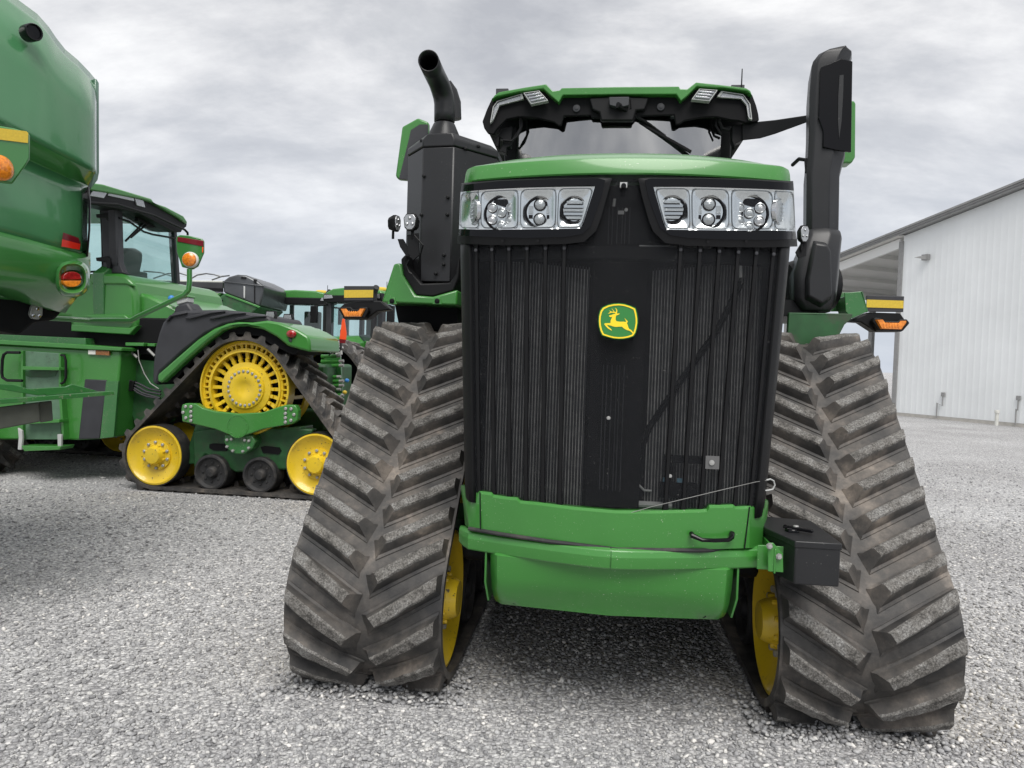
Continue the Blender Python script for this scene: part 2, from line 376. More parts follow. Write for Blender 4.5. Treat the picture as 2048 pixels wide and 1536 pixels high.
    m.prism([mp(u0+x, w0-.1, z) for x, z in ((.85, .62), (.85, 1.05), (1.15, 1.05), (1.15, .62))], np.array(mp(0, w1-.3, 0))-np.array(mp(0, w0, 0)))
    for du in (.0, 1.95):
        m.tube([mp(u0+du, wa+.05, .41), mp(u0+(.40 if du < 1 else 1.6), wa+.05, .5)], .09, 10)
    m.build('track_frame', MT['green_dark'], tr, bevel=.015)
    return tr, P, circ
# ------------------------------------------------------------------ the crawler tractor in front of the camera
T = Frame(.0815, 0, 6.707, base=(0, 3.4, 0))
TR = root('tracked_tractor', T, 'large green tracked tractor seen head-on with black ribbed grille and yellow deer badge', 'tractor', 'tracked tractors')
at, on = T.at, T.on

def hw(z):   # half width of the nose
    return float(np.interp(z, [.95, 1.05, 2.145, 2.377, 2.435], [.640, .650, .690, .678, .662]))
def fy(x, z):
    w = hw(z); s = min(abs(x)/w, 1.06); y = 2.885 + .085*np.clip((2.4-z)/1.35, -.1, 1.2) + .135*s*s
    if s > .92: y += .05*((s-.92)/.08)**2
    return float(y)
def fpt(x, z, off=0): return (x, fy(x, z)+off, z)

# --- tracks
for sx in (-1, 1):
    mpf = (lambda s: (lambda u, w, z: (s*w, u, z)))(sx)
    tr, _, _ = track_unit(TR, mpf, .745, 1.495, npitch=41, base=(3.56, 0))
    tr['label'] = 'rubber track on the %s of the photo, dusty with scuffed lugs' % ('left' if sx < 0 else 'right')
for sx in (-1, 1):
    mpf = (lambda s: (lambda u, w, z: (s*w, u, z)))(sx)
    track_unit(TR, mpf, .745, 1.495, npitch=36, lo=True, base=(7.3, 0))

# --- chassis
m = MB()
m.box((-.42, 3.3, .62), (.42, 5.2, 1.3)); m.box((-.36, 5.2, .7), (.36, 9.1, 1.2)); m.box((-.66, 4.0, 1.75), (.66, 5.3, 2.1)); m.box((-.7, 4.2, .95), (.7, 4.7, 1.5)); m.box((-.7, 8.1, .95), (.7, 8.6, 1.5))
m.box((-1.0, 7.2, 1.5), (1.0, 8.9, 1.95))
m.box((-.72, 3.5, .62), (.72, 5.9, .74)); m.build('chassis', MT['dark'], TR, bevel=.03)
m = MB(); m.box((-1.45, 7.6, 1.88), (-.75, 9.2, 1.95)); m.box((.75, 7.6, 1.88), (1.45, 9.2, 1.95)); m.box((-.75, 7.8, 1.5), (.75, 9.3, 2.05)); m.build('rear_fender', MT['green'], TR, bevel=.02)

# --- hood: a crowned green top with a vertical front band
def hood_row(y_off, zc, drop, n=40, wz=None, shrink=0):
    row = []
    for i in range(n+1):
        s = -1+2*i/n; w = (wz or .662)-shrink; x = s*w
        row.append((x, fy(x, 2.40)+y_off, zc-drop*abs(s)**5))
    return row
m = MB(); rows = []
rows.append([(x*.972, y+.06, 2.376) for x, y, z in hood_row(0, 0, 0, wz=.679)])
rows.append([(x, y-.004, 2.372) for x, y, z in hood_row(0, 0, 0, wz=.679)])
rows.append([(x, y-.008, 2.378) for x, y, z in hood_row(0, 0, 0, wz=.681)])
rows.append([(x, y+.0, 2.425) for x, y, z in hood_row(0, 0, 0, wz=.672)])
rows.append([(x, y+.006, 2.437) for x, y, z in hood_row(0, 0, 0, wz=.664)])
rows.append([(x, y+.024, z) for x, y, z in hood_row(0, 2.447, .004, wz=.652)])
rows.append(hood_row(.12, 2.487, .025, wz=.645)); rows.append(hood_row(.26, 2.530, .060, wz=.648)); rows.append(hood_row(.42, 2.565, .09, wz=.65))
rows.append(hood_row(.8, 2.605, .12, wz=.65)); rows.append(hood_row(1.5, 2.63, .13, wz=.645)); rows.append(hood_row(2.2, 2.64, .14, wz=.64))
for y_off, z, w in ((2.2, 2.40, .66), (1.5, 2.38, .67)): pass
m.grid(rows)
# sides of the top down to the seam
for sx in (0, -1):
    side = [r[sx] for r in rows[3:]]
    low = [(p[0]*1.01, p[1], 2.372) for p in side]
    m.grid([side, low])
m.build('hood', MT['green'], TR, smooth=30)
m = MB()   # hood latch line / small vents on top
m.box((-.13, 3.93, 2.60), (-.01, 4.0, 2.63)); m.build('hood_vent', MT['green'], TR, bevel=.008); m = MB(); m.box((.05, 3.93, 2.60), (.30, 4.0, 2.63)); m.build('hood_vent', MT['green'], TR, bevel=.008)
# side panels of the nose (black mesh) and hood flanks
for sx in (-1, 1):
    m = MB(); rr = []
    for z in (2.375, 2.14, 1.6, 1.05, .95):
        x = hw(z)*sx*.985; y0 = fy(hw(z), z)
        rr.append([(x, y0+.03, z), (x*.985, y0+.3, z), (x*.97, y0+1.0, z), (x*.95, 4.95, z)])
    m.grid(rr); m.build('hood_side_panel', MT['black_satin'], TR, solid=.02)

# --- grille: perforated screen over the cooler
Z0, Z1 = .985, 2.372
def notch(x):   # lower edge of the screen follows the bumper skirt
    return 1.035 - .02*(abs(x)/.65)**2
m = MB(); nx, nz = 96, 16; rows = []
for j in range(nz+1):
    row = []
    for i in range(nx+1):
        s = -.93+1.86*i/nx; z0 = notch(s*.65); z = z0+(2.376-z0)*j/nz; x = s*hw(z); row.append(fpt(x, z))
    rows.append(row)
m.grid(rows); scr = m.build('grille_screen', MT['screen'], TR, smooth=60)
# solid corner columns of the grille
for sx in (-1, 1):
    m = MB(); rows = []
    for j in range(14):
        z = 1.0+(2.16-1.0)*j/13; w = hw(z); rows.append([(sx*w*.895, fy(w*.895, z)+.008, z), (sx*w*.925, fy(w*.925, z)-.010, z), (sx*w*.96, fy(w*.96, z)-.012, z), (sx*w*.99, fy(w, z)-.016, z), (sx*w*1.005, fy(w, z)+.01, z), (sx*w*1.005, fy(w, z)+.09, z)])
    m.grid(rows); m.build('grille_column', MT['black'], TR, smooth=50, solid=.012)
# ribs pressed into the screen
rib_x = [.225, .300, .375, .450, .522, .592]
for sx in (-1, 1):
    for k, rx in enumerate(rib_x):
        m = MB(); rows = []
        zt = 2.155; zb = 1.012-(.0 if k % 2 else .008)
        for j in range(17):
            z = zb+(zt-zb)*j/16; sc_ = hw(z)/.672; x = sx*rx*sc_; d = fy(x, z)
            tw = .010 if z < 2.12 and z > 1.05 else .017
            rows.append([(x-tw, fy(x-tw, z)+.004, z), (x-tw*.62, fy(x-tw*.6, z)-.007, z), (x+tw*.62, fy(x+tw*.6, z)-.007, z), (x+tw, fy(x+tw, z)+.004, z)])
        m.grid(rows)
        m.cur = 1
        c = rows[-2]; m.lathe((sx*rx*hw(2.08)/.672, fy(rx, 2.08)-.007, 2.085), (0, -1, 0), [(.008, 0), (.007, .004), (.0, .005)], n=8)
        m.build('grille_rib', [MT['black'], MT['grey_plastic']], scr, smooth=50)
# horizontal stiffeners behind the lamp band
m = MB(); m.grid([[fpt(-.6+1.2*i/30, z, o) for i in range(31)] for z, o in ((2.10, .03), (2.05, .03), (2.04, .045))]); m.build('grille_crossbar', MT['black'], TR)
# cooler core: dark panel with fine bright fin edges
m = MB(); m.grid([[(x, fy(x, 1.6)+.10+(0 if abs(x) > .11 else -.03), z) for x in (-.62, -.3, -.1101, -.11, 0, .11, .1101, .3, .62)] for z in (.95, 2.36)]); core = m.build('cooler_core', MT['dark'], TR)
MT['fin'] = simple('cooler_fin_edge', (.27, .27, .265), .6, noise=.3, nscale=30, bump=0)
MT['fin_dim'] = simple('cooler_fin_dim', (.04, .042, .045), .6, noise=.5, nscale=12)
m = MB(); k = 0; x = .135
while x < .585:
    for sx in (-1, 1):
        if sx < 0 and x > .56: continue
        xx = sx*x; y = fy(xx, 1.6)+.096; wd = .0017+.0004*((k*7) % 3)
        top = 2.11-.05*(abs(xx)/.5)**0 + .06*(abs(xx)/.5); m.cur = 0
        m.box((xx-wd, y-.004, 1.0), (xx+wd, y, top-.06)); m.cur = 1
        m.box((xx+.004, y-.002, 1.0), (xx+.0085, y+.003, top-.05))
        k += 1
    x += .0128
for xx in (-.055, -.04, -.02, .0, .012, .03):
    m.cur = 1; m.box((xx-.0015, fy(xx, 1.6)+.062, 1.1), (xx+.0015, fy(xx, 1.6)+.068, 1.62)); m.box((xx-.0015, fy(xx, 1.6)+.062, 2.12), (xx+.0015, fy(xx, 1.6)+.068, 2.27))
m.build('cooler_fins', [MT['fin'], MT['fin_dim']], core, smooth=0)
# hardware glimpsed through the screen
def sc_pt(px, py, off): p = on(px, py, fy); return (p[0], p[1]+off, p[2])
m = MB(); m.tube([sc_pt(1490, 560, .075), sc_pt(1440, 660, .075), sc_pt(1360, 770, .075), sc_pt(1300, 860, .075), sc_pt(1275, 930, .075), sc_pt(1268, 985, .075)], .013, 8); m.build('cooler_hose', MT['dark'], TR)
for q_, r_ in ((((1280, 492), (1425, 494)), .012), (((1262, 1012), (1345, 1016)), .014), (((1484, 505), (1486, 552)), .007)):
    m = MB(); m.tube([sc_pt(*a_, .05) for a_ in q_], r_, 10); m.build('coolant_pipe', MT['lightgrey'], TR)
m = MB(); m.tube([sc_pt(1274, 950, .05), sc_pt(1277, 972, .05), sc_pt(1290, 985, .05), sc_pt(1305, 986, .05)], .005, 8)
m.build('coolant_pipe', MT['lightgrey'], TR)
m = MB(); a = sc_pt(1330, 912, .045); b = sc_pt(1445, 930, .045); m.box((a[0], a[1], b[2]), (b[0], a[1]+.01, a[2]))
a = sc_pt(1322, 968, .05); b = sc_pt(1395, 1000, .05); m.box((a[0], a[1]-.01, b[2]), (b[0], a[1]+.03, a[2])); a = sc_pt(1332, 912, .05); b = sc_pt(1348, 975, .05); m.box((a[0], a[1], b[2]), (b[0], a[1]+.01, a[2])); m.build('horn_bracket', MT['black'], TR)
m = MB(); a = on(1411, 911, fy); b = on(1436, 937, fy); m.box((a[0], a[1]-.008, b[2]), (b[0], a[1]-.003, a[2])); m.cur = 1; m.lathe(((a[0]+b[0])/2-.003, a[1]-.008, (a[2]+b[2])/2), (0, -1, 0), [(.011, 0), (.011, .006), (.0, .008)], n=10)
m.build('mounting_plate', [simple('dull_bracket', (.11, .11, .11), .5), MT['steel']], TR)
for q in ((1340, 952), (1217, 836)):
    m = MB(); p = on(*q, fy); m.sphere((p[0], p[1]-.002, p[2]), .008, 8, (1.1, .5, 1)); m.build('rivet', MT['steel'], TR)
m = MB(); a, b = on(1327, 957, fy), on(1365, 966, fy); m.box((a[0], a[1]+.02, b[2]), (a[0]+.022, a[1]+.03, a[2])); pb = simple('pale_blue_clip', (.12, .25, .33), .4); m.build('hose_clip', pb, TR); m = MB(); m.box((b[0]-.022, a[1]+.02, b[2]), (b[0], a[1]+.03, a[2])); m.build('hose_clip', pb, TR)
# camera peephole in the notch
m = MB(); p = on(1247, 372, fy); m.box((p[0]-.014, p[1]-.012, p[2]-.008), (p[0]+.014, p[1], p[2]+.012)); m.cur = 1; m.lathe((p[0], p[1]-.01, p[2]-.003), (0, -1, 0), [(.011, 0), (.010, .010), (.006, .013), (0, .013)], n=16); m.build('front_camera', [MT['lightgrey'], MT['black_gloss']], TR)
m = MB(); p = on(1230, 392, fy); m.tube([(p[0], p[1]+.05, p[2]), (p[0]-.003, p[1]+.05, p[2]-.03)], .006, 8); p = on(1253, 416, fy); m.lathe((p[0], p[1]+.04, p[2]), (0, -1, 0), [(.007, 0), (.007, .01), (.003, .01)], n=10); q = on(1243, 420, fy); m.box((q[0]-.012, q[1]+.05, q[2]-.006), (q[0]+.012, q[1]+.055, q[2]+.008)); m.build('latch_rod', MT['lightgrey'], TR)
# loop of wire clipped across the lower right of the grille
m = MB(); m.tube([sc_pt(*q, -.022) for q in ((1262, 1023), (1300, 1012), (1375, 994), (1450, 976), (1510, 962), (1535, 959))], .0013, 6); m.build('latch_cable', simple('dull_cable', (.22, .22, .21), .5), TR); m = MB()
p = on(1535, 959, fy); w = [on(1535, 959, fy)]
m.tube([(p[0]-.01, p[1]-.02, p[2]), (p[0]+.012, p[1]+.0, p[2]+.002), (p[0]+.028, p[1]+.01, p[2]-.006), (p[0]+.034, p[1]+.01, p[2]-.024), (p[0]+.026, p[1]+.01, p[2]-.042), (p[0]+.006, p[1], p[2]-.046), (p[0]-.02, p[1]-.018, p[2]-.046)], .0035, 8)
m.build('latch_wire', MT['lightgrey'], TR)

# --- badge
bc = on(1237, 643, fy); BY = bc[1]-.035
K = 8.535
def bp(x, y): return ((1140+x/K), (560+y/K))
def badge_ring(scale):
    cx, cy = 822, 705
    base = [(545, 462), (640, 418), (740, 396), (835, 390), (930, 400), (1030, 430), (1128, 474), (1152, 560), (1166, 650), (1168, 730), (1152, 830), (1128, 915), (1092, 968), (1010, 998), (920, 1014), (835, 1018), (740, 1010), (640, 985), (540, 952), (505, 880), (482, 790), (474, 700), (480, 610), (505, 520)]
    return [(cx+(x-cx)*scale, cy+(y-cy)*scale) for x, y in base]
m = MB(); r0 = [at(*bp(x, y), 'y', BY) for x, y in badge_ring(1)]; r1 = [at(*bp(x, y), 'y', BY) for x, y in badge_ring(.965)]
m.loft([[p+np.array([0, .034, 0]) for p in r0], [p+np.array([0, .006, 0]) for p in r0], [p+np.array([0, .0, 0]) for p in r1]]); bd = m.build('badge', MT['logo_green'], TR)
m = MB(); a = [at(*bp(x, y), 'y', BY-.0015) for x, y in badge_ring(.94)]; b = [at(*bp(x, y), 'y', BY-.0015) for x, y in badge_ring(.865)]
m.loft([a, b], caps=False); m.build('badge_border', MT['logo_yellow'], bd, smooth=0, solid=.0015, offset=0)
deer = [(583, 752), (600, 738), (690, 736), (695, 690), (712, 650), (722, 625), (700, 632), (682, 630), (668, 618), (672, 604), (700, 600), (735, 586), (752, 578), (772, 576), (776, 560), (745, 560), (715, 556), (690, 562), (665, 575), (650, 572), (690, 545), (685, 535), (665, 520), (690, 528), (712, 542), (745, 542), (735, 520), (708, 488), (728, 500), (752, 530), (765, 548), (785, 545), (790, 520), (785, 500), (768, 474), (790, 488), (805, 510), (806, 540), (798, 570), (815, 574), (852, 570), (830, 592), (800, 602), (785, 608), (780, 640), (778, 680), (795, 705), (850, 712), (920, 712), (945, 716), (962, 705), (945, 680), (930, 648), (950, 670), (972, 690), (988, 712), (982, 722), (968, 732), (985, 770), (998, 812), (1012, 836), (1040, 850), (1062, 872), (1088, 912), (1072, 918), (1050, 890), (1020, 868), (985, 858), (950, 845), (915, 822), (888, 795), (840, 796), (790, 800), (750, 796), (700, 778), (650, 768), (630, 764), (650, 795), (690, 828), (712, 850), (712, 864), (690, 852), (650, 828), (612, 790)]
m = MB(); P3 = [at(*bp(x, y), 'y', BY-.0015) for x, y in deer]; m.prism(P3, (0, .0015, 0))
dd = m.build('badge_deer', MT['logo_yellow'], bd, smooth=0)
# --- headlamps
def onoff(px, py, off): return on(px, py, lambda x, z: fy(x, z)+off)
LO = [(923, 370), (1000, 362), (1100, 358), (1195, 356), (1210, 360), (1204, 390), (1192, 425), (1182, 452), (1165, 468), (1130, 474), (1050, 476), (980, 474), (916, 471)]
LI = [(921, 384), (1000, 377), (1100, 373), (1180, 371), (1190, 373), (1184, 395), (1176, 420), (1167, 450), (1160, 457), (1130, 459), (1050, 460), (980, 460), (918, 458)]
LL = [(923, 366), (1000, 360), (1100, 357), (1205, 355), (1224, 357), (1214, 392), (1202, 435), (1192, 462), (1168, 484), (1130, 488), (1050, 490), (980, 490), (914, 487)]
RO = [(1587, 366), (1500, 360), (1400, 357), (1300, 357), (1290, 360), (1296, 390), (1308, 425), (1320, 455), (1340, 470), (1375, 476), (1450, 479), (1530, 480), (1594, 478)]
RI = [(1588, 381), (1500, 377), (1400, 374), (1320, 373), (1307, 374), (1312, 395), (1319, 420), (1327, 450), (1334, 459), (1375, 460), (1450, 462), (1530, 462), (1592, 462)]
RL = [(1587, 362), (1500, 358), (1400, 356), (1295, 355), (1276, 357), (1284, 392), (1296, 435), (1306, 462), (1330, 486), (1375, 491), (1450, 494), (1530, 495), (1595, 493)]
def dens(l, k=4):
    return [((a[0]*(k-j)+b[0]*j)/k, (a[1]*(k-j)+b[1]*j)/k) for a, b in zip(l, l[1:]) for j in range(k)] + [l[-1]]
def lens_disc(m, c, d, r, n=16, bulge=.25):
    m.lathe(c, d, [(r, -.004), (r, .002), (r*.8, r*bulge*.55), (r*.45, r*bulge*.9), (.0005, r*bulge)], n=n)
for side, (O, I, L_, cells, lamps) in enumerate((
    (LO, LI, LL, [((921, 384), (918, 458)), ((959, 380), (959, 459)), ((1039, 376), (1038, 459)), ((1115, 374), (1113, 458)), ((1190, 373), (1163, 457))],
     [('edge', 947, 424, 24), ('six', 1003.7, 428, 33), ('proj', 1080, 425, 29), ('bars', 1149, 421, 25)]),
    (RO, RI, RL, [((1588, 381), (1592, 462)), ((1548, 379), (1548, 461)), ((1460, 376), (1461, 461)), ((1381, 374), (1382, 460)), ((1307, 374), (1331, 459))],
     [('edge', 1558, 423, 24), ('six', 1497.7, 429, 34), ('proj', 1417, 425, 29.5), ('bars', 1343, 420, 25)]))):
    sgn = -1 if side == 0 else 1
    m = MB(); o_, i_, l_ = dens(O), dens(I), dens(L_)
    m.grid([[onoff(*q, -.034) for q in i_], [onoff(*q, -.034) for q in o_], [onoff(*q, -.024) for q in o_]])
    m.cur = 1
    m.grid([[onoff(*q, -.024) for q in o_], [onoff(*q, -.030) for q in o_], [onoff(*q, -.024) for q in l_], [onoff(*q, .006) for q in l_]])
    hl = m.build('headlight', [MT['black_gloss'], MT['black']], TR, smooth=50)
    # backing so nothing shows through
    m = MB(); rows = []
    for j in range(5): rows.append([onoff(i_[0][0]+(0), 0, 0)]*0)
    def quadpt(a, b, u, v):   # a,b = (top,bottom) edges of a cell
        t = (a[0][0]*(1-u)+b[0][0]*u, a[0][1]*(1-u)+b[0][1]*u); w = (a[1][0]*(1-u)+b[1][0]*u, a[1][1]*(1-u)+b[1][1]*u)
        return t[0]*(1-v)+w[0]*v, t[1]*(1-v)+w[1]*v
    for ci in range(4):
        A_, B_ = cells[ci], cells[ci+1]; n = 18; rows = []
        for j in range(n+1):
            row = []
            for i in range(n+1):
                u, v = i/n, j/n; q = max(abs(2*u-1), abs(2*v-1)); rr = math.hypot(2*u-1, 2*v-1)/1.2
                e = (abs(2*u-1)**8+abs(2*v-1)**8)**.125
                dep = -.031 + (.006 if .90 < e < .97 else 0) + (.024*(1-min(1, e/.92)**2.2) if e < .92 else 0)
                row.append(onoff(*quadpt(A_, B_, u, v), dep))
            rows.append(row)
        m.grid(rows)
    rfl = m.build('reflector', MT['chrome'], hl, smooth=60)
    for ci in range(4):
        m = MB(); ring_ = []
        for k in range(33):
            a_ = 2*math.pi*k/32; cx_, cy_ = math.cos(a_), math.sin(a_)
            u_ = .5+.465*math.copysign(abs(cx_)**.28, cx_); v_ = .5+.46*math.copysign(abs(cy_)**.28, cy_); ring_.append(tuple(onoff(*quadpt(cells[ci], cells[ci+1], u_, v_), -.0315)))
        m.tube(ring_, .0021, 5, caps=False); m.build('reflector_rim', MT['seam_grey'], hl)
    for kind, px, py, rp in lamps:
        off = -.012; c = Vector(onoff(px, py, off)); r = rp/ (F_/c.y) * 1.0
        d = Vector((0, -1, 0)); m = MB()
        if kind == 'edge':
            c = Vector(onoff(px, py, -.018)); d = Vector((sgn*.8, -.55, 0)).normalized(); m.lathe(c, d, [(r*1.05, -.01), (r*1.05, .004), (r*.98, .006), (r*.95, 0)], n=28)
            m.cur = 1; lens_disc(m, c, d, r*.96, 28, .15)
            m.cur = 2
            for k in range(5): m.bar(c+d*.012+Vector((0, 0, (k-2)*r*.3))-Vector((0, 0, 0)), c+d*.012+Vector((0, 0, (k-2)*r*.3))+Vector((-d.y, d.x, 0))*r*.5, .004, .004)
        else:
            u = Vector((1, 0, 0)); w = Vector((0, 0, 1))
            m.cur = 3; m.lathe(c, d, [(r*1.08, -.012), (r*1.08, .010), (r*.98, .012), (r*.95, .0), (.001, .0)], n=36)
            if kind == 'six':
                m.cur = 0; m.lathe(c+d*.002, d, [(r*.93, 0), (r*.93, .004), (.001, .004)], n=32)
                m.cur = 3; m.prism([c+d*.008+u*a*r+w*b*r for a, b in ((-.40, .86), (.40, .86), (.66, .60), (.20, .40), (-.30, .54), (-.62, .58))], d*.002)
                for a, b in ((-.56, .33), (.56, .33), (0, .04), (-.56, -.38), (.56, -.38), (0, -.74)):
                    cc = c+u*a*r+w*b*r+d*.006; m.cur = 3; m.lathe(cc, d, [(r*.31, 0), (r*.31, .008), (r*.27, .010), (r*.26, .004)], n=16); m.cur = 2; m.lathe(cc, d, [(r*.29, 0), (r*.285, .011), (r*.26, .012), (r*.25, .006)], n=16)
                    m.cur = 1; lens_disc(m, cc+d*.004, d, r*.25, 14, .4)
            elif kind == 'proj':
                m.cur = 2; m.lathe(c+d*.002, d, [(r*.90, 0), (r*.90, .004), (.001, .004)], n=32)
                for b in (.50, -.50):
                    cc = c+w*b*r+d*.006; m.cur = 3; m.lathe(cc, d, [(r*.44, 0), (r*.44, .006), (r*.37, .008), (r*.36, .002)], n=20); m.cur = 1; lens_disc(m, cc+d*.004, d, r*.36, 18, .45)
                for a in (-.62, .62):
                    m.cur = 1; m.prism([c+d*.006+u*(a+p)*r+w*q*r for p, q in ((-.16, .4), (.16, .4), (.16, -.12), (-.16, -.12))], d*.006)
                    m.cur = 3; m.prism([c+d*.006+u*(a+p)*r+w*q*r for p, q in ((-.14, -.2), (.14, -.2), (.14, -.45), (-.14, -.45))], d*.005)
            else:
                m.cur = 2; m.lathe(c+d*.002, d, [(r*.95, 0), (r*.95, .006), (r*.9, .010), (r*.86, .004), (.001, .004)], n=32)
                for b, ww in ((.58, .62), (.26, .85), (-.03, .9), (-.32, .85), (-.62, .6)):
                    m.cur = 1 if b in (.58, -.03, -.62) else 0
                    m.prism([c+d*.008+u*p*r+w*(b+q)*r for p, q in ((-ww, .10), (ww, .10), (ww*.96, -.10), (-ww*.96, -.10))], d*.006)
                    m.cur = 3; m.prism([c+d*.008+u*p*r+w*(b-.15+q)*r for p, q in ((-ww, .02), (ww, .02), (ww, -.02), (-ww, -.02))], d*.003)
        m.build('lamp', [MT['chrome2'], MT['lampglass'], MT['chrome'], MT['black_gloss']], hl, smooth=40)
    # clear cover
    m = MB(); rows = []
    for j in range(7):
        rows.append([onoff(*quadpt(cells[0], cells[4], i/40, j/6), -.037) for i in range(41)])
    m.grid(rows); m.build('headlight_lens', MT['lens'], hl, smooth=60)
# bolts under the lamp lip
for px, py in ((1005, 482), (1076, 482), (1416, 484), (1492, 483)):
    p = onoff(px, py, -.036); m = MB(); m.lathe(p, (0, -1, 0), [(.006, 0), (.006, .003), (.001, .003)], n=8); m.build('lip_bolt', MT['dark'], TR)

# --- green skirt under the grille, bumper, lower guard
def sy(x, z): s = min(abs(x)/.66, 1.1); return fy(x, 1.0) - .03 + (.045*((s-.9)/.1)**2 if s > .9 else 0) - .05*(z < 0)
m = MB()
tp = [(921, 974), (930, 977), (960, 985), (983, 988), (986, 992), (1010, 996), (1034, 998), (1040, 1004), (1080, 1008), (1150, 1017), (1233, 1024), (1320, 1024), (1400, 1022), (1414, 1021), (1419, 1013), (1440, 1013), (1467, 1012), (1472, 1016), (1499, 1015), (1528, 1010), (1538, 1004)]
bt = [(930, 1050), (938, 1055), (960, 1060), (983, 1064), (986, 1065), (1010, 1069), (1034, 1072), (1040, 1073), (1080, 1079), (1150, 1088), (1233, 1096), (1320, 1098), (1400, 1098), (1414, 1098), (1419, 1098), (1440, 1098), (1467, 1097), (1472, 1097), (1499, 1096), (1524, 1095), (1533, 1092)]
def skrow(l, off): return [on(*q, lambda x, z: sy(x, z)+off) for q in l]
m.grid([[p+np.array([0, .07, .0]) for p in skrow(tp, 0)], [p+np.array([0, .012, .004]) for p in skrow(tp, 0)], skrow(tp, 0)-np.array([0, 0, .006]), skrow([((a[0]+b[0])/2, (a[1]+b[1])/2) for a, b in zip(tp, bt)], 0), skrow(bt, .004), [p+np.array([0, .05, -.01]) for p in skrow(bt, .0)]])
sk = m.build('front_skirt', MT['green'], TR, smooth=28)
for a, b in (((960, 985), (961, 1060)), ((1499, 1014), (1489, 1097))):
    m = MB(); P_ = [onp for onp in (on(a[0]*(1-t)+b[0]*t, a[1]*(1-t)+b[1]*t, lambda x, z: sy(x, z)-.0015) for t in (0, .25, .5, .75, 1))]
    m.tube(P_, .0028, 6); m.build('panel_seam', MT['dark'], sk)
m = MB(); hp = [on(x, y, lambda x, z: sy(x, z)-o) for x, y, o in ((1383, 1067, .004), (1384, 1071, .02), (1404, 1080, .038), (1430, 1081, .038), (1457, 1080, .036), (1463, 1075, .028), (1464, 1067, .004))]
m.tube(hp, [.010, .011, .0085, .0085, .0085, .011, .012], 10); m.build('handle', MT['black_gloss'], sk)
p0 = [on(x, y, lambda x, z: sy(x, z)-.004) for x, y in ((938, 1057), (1000, 1068), (1100, 1083), (1233, 1099), (1400, 1101), (1525, 1098))]
m = MB(); m.tube([(-.66, 3.1, .89)]*0 + [tuple(p) for p in p0], .009, 8); m.build('rubber_seal', MT['rubber_plain'], TR)
def by_(x, z=0): return 2.912 + .27*(math.sqrt(x*x+.010)-.10)*.95 + .03*(abs(x)/.66)**2
def byc(x, z): return by_(x)
ends = [(-.672, .045), (-.655, .012), (-.62, 0)]
m = MB(); rows = []
prof = [(.06, .873), (.030, .874), (.026, .873), (.004, .866), (.0, .862), (-.007, .840), (-.007, .836), (.0, .794), (.005, .788), (.06, .786)]
for yo, z in prof:
    row = []
    for x in [-.672, -.664, -.645, -.615, -.45, -.3, -.2, -.12, -.06, -.0031, -.003, .003, .0031, .06, .12, .2, .3, .45, .615, .645, .664, .672]:
        a = abs(x); ex = .07*max(0, (a-.60)/.072)**1.6; zz = z - (.0 if a < .6 else (z-.835)*.25*((a-.6)/.072)**2); g = .006 if abs(x) < .0031 and abs(x) > .0029 else 0
        row.append((x, byc(x, z)+yo*(1 if a < .66 else .8)+ex+(.007 if abs(x) == .003 else 0)-.0, zz+.004))
    rows.append(row)
m.grid(rows); m.build('bumper', MT['green'], TR, smooth=14)
# lower guard
m = MB()
gy = lambda x: 2.93 + .10*abs(x)
rows = []
for z, yo, wsc in ((.802, .06, 1.0), (.800, .0, 1.0), (.792, -.010, 1.0), (.70, -.004, .995), (.63, .012, .985), (.585, .04, .975), (.560, .062, .965), (.548, .10, .955)):
    row = []
    for i in range(31):
        s = -1+2*i/30; x = s*.512*wsc; arch = (.030*(1-s*s) if z < .66 and z > .57 else 0)
        row.append((x, gy(x)+.045+yo+.04*max(0, abs(s)-.93)/.07, z+arch+.0))
    rows.append(row)
m.grid(rows); g = m.build('lower_guard', MT['green'], TR, solid=.008, smooth=40)
for sx in (-1, 1):
    m = MB(); m.prism([(sx*.528, 3.06, .83), (sx*.528, 3.06, .66), (sx*.52, 3.12, .56), (sx*.52, 3.5, .56), (sx*.528, 3.5, .83)], (sx*.008, 0, 0)); m.build('guard_side_plate', MT['green'], TR)
    m = MB(); p = (sx*.40, gy(.4)+.10, .578); m.lathe(p, (0, -.8, -.4), [(.011, -.01), (.011, .003), (.003, .003)], n=10); m.build('guard_bolt', MT['dark'], g)
# frame behind the bumper
m = MB(); m.box((-.60, 3.12, .80), (.60, 3.35, 1.02)); m.build('front_frame', MT['dark'], TR)

# --- black tool box on its bracket
m = MB()
top = [(.735, 2.95), (.900, 2.95), (.885, 3.40), (.735, 3.50), (.66, 3.45)]
def ring(z, s=0): return [(.728, 2.95, z), (.900, 2.95, z), (.900, 3.36, z), (.66, 3.42, z), (.66, 3.16, z)]
m.loft([ring(.770), ring(.925)]); tb = m.build('toolbox', MT['black_satin'], TR, bevel=.006, smooth=25)
m = MB(); q = ring(.925); m.loft([[(x+(.004 if x > .8 else -.004), y+(-.004 if y < 3 else .004), .918) for x, y, _ in q], [(x+(.004 if x > .8 else -.004), y+(-.004 if y < 3 else .004), .945) for x, y, _ in q], ]); m.build('toolbox_lid', MT['black_satin'], tb, bevel=.004, smooth=25)
m = MB(); c = Vector((.757, 3.12, .945)); m.lathe(c, (0, 0, 1), [(.03, 0), (.028, .012), (.018, .016), (.0, .016)], n=16); m.bar(c+Vector((-.03, .02, .016)), c+Vector((.07, -.05, .016)), .022, .014); m.cur = 1; m.lathe(c+Vector((.012, -.01, .02)), (0, 0, 1), [(.012, 0), (.012, .008), (.0, .009)], n=10); m.build('lid_latch', [MT['black_gloss'], MT['steel']], tb, bevel=.003)
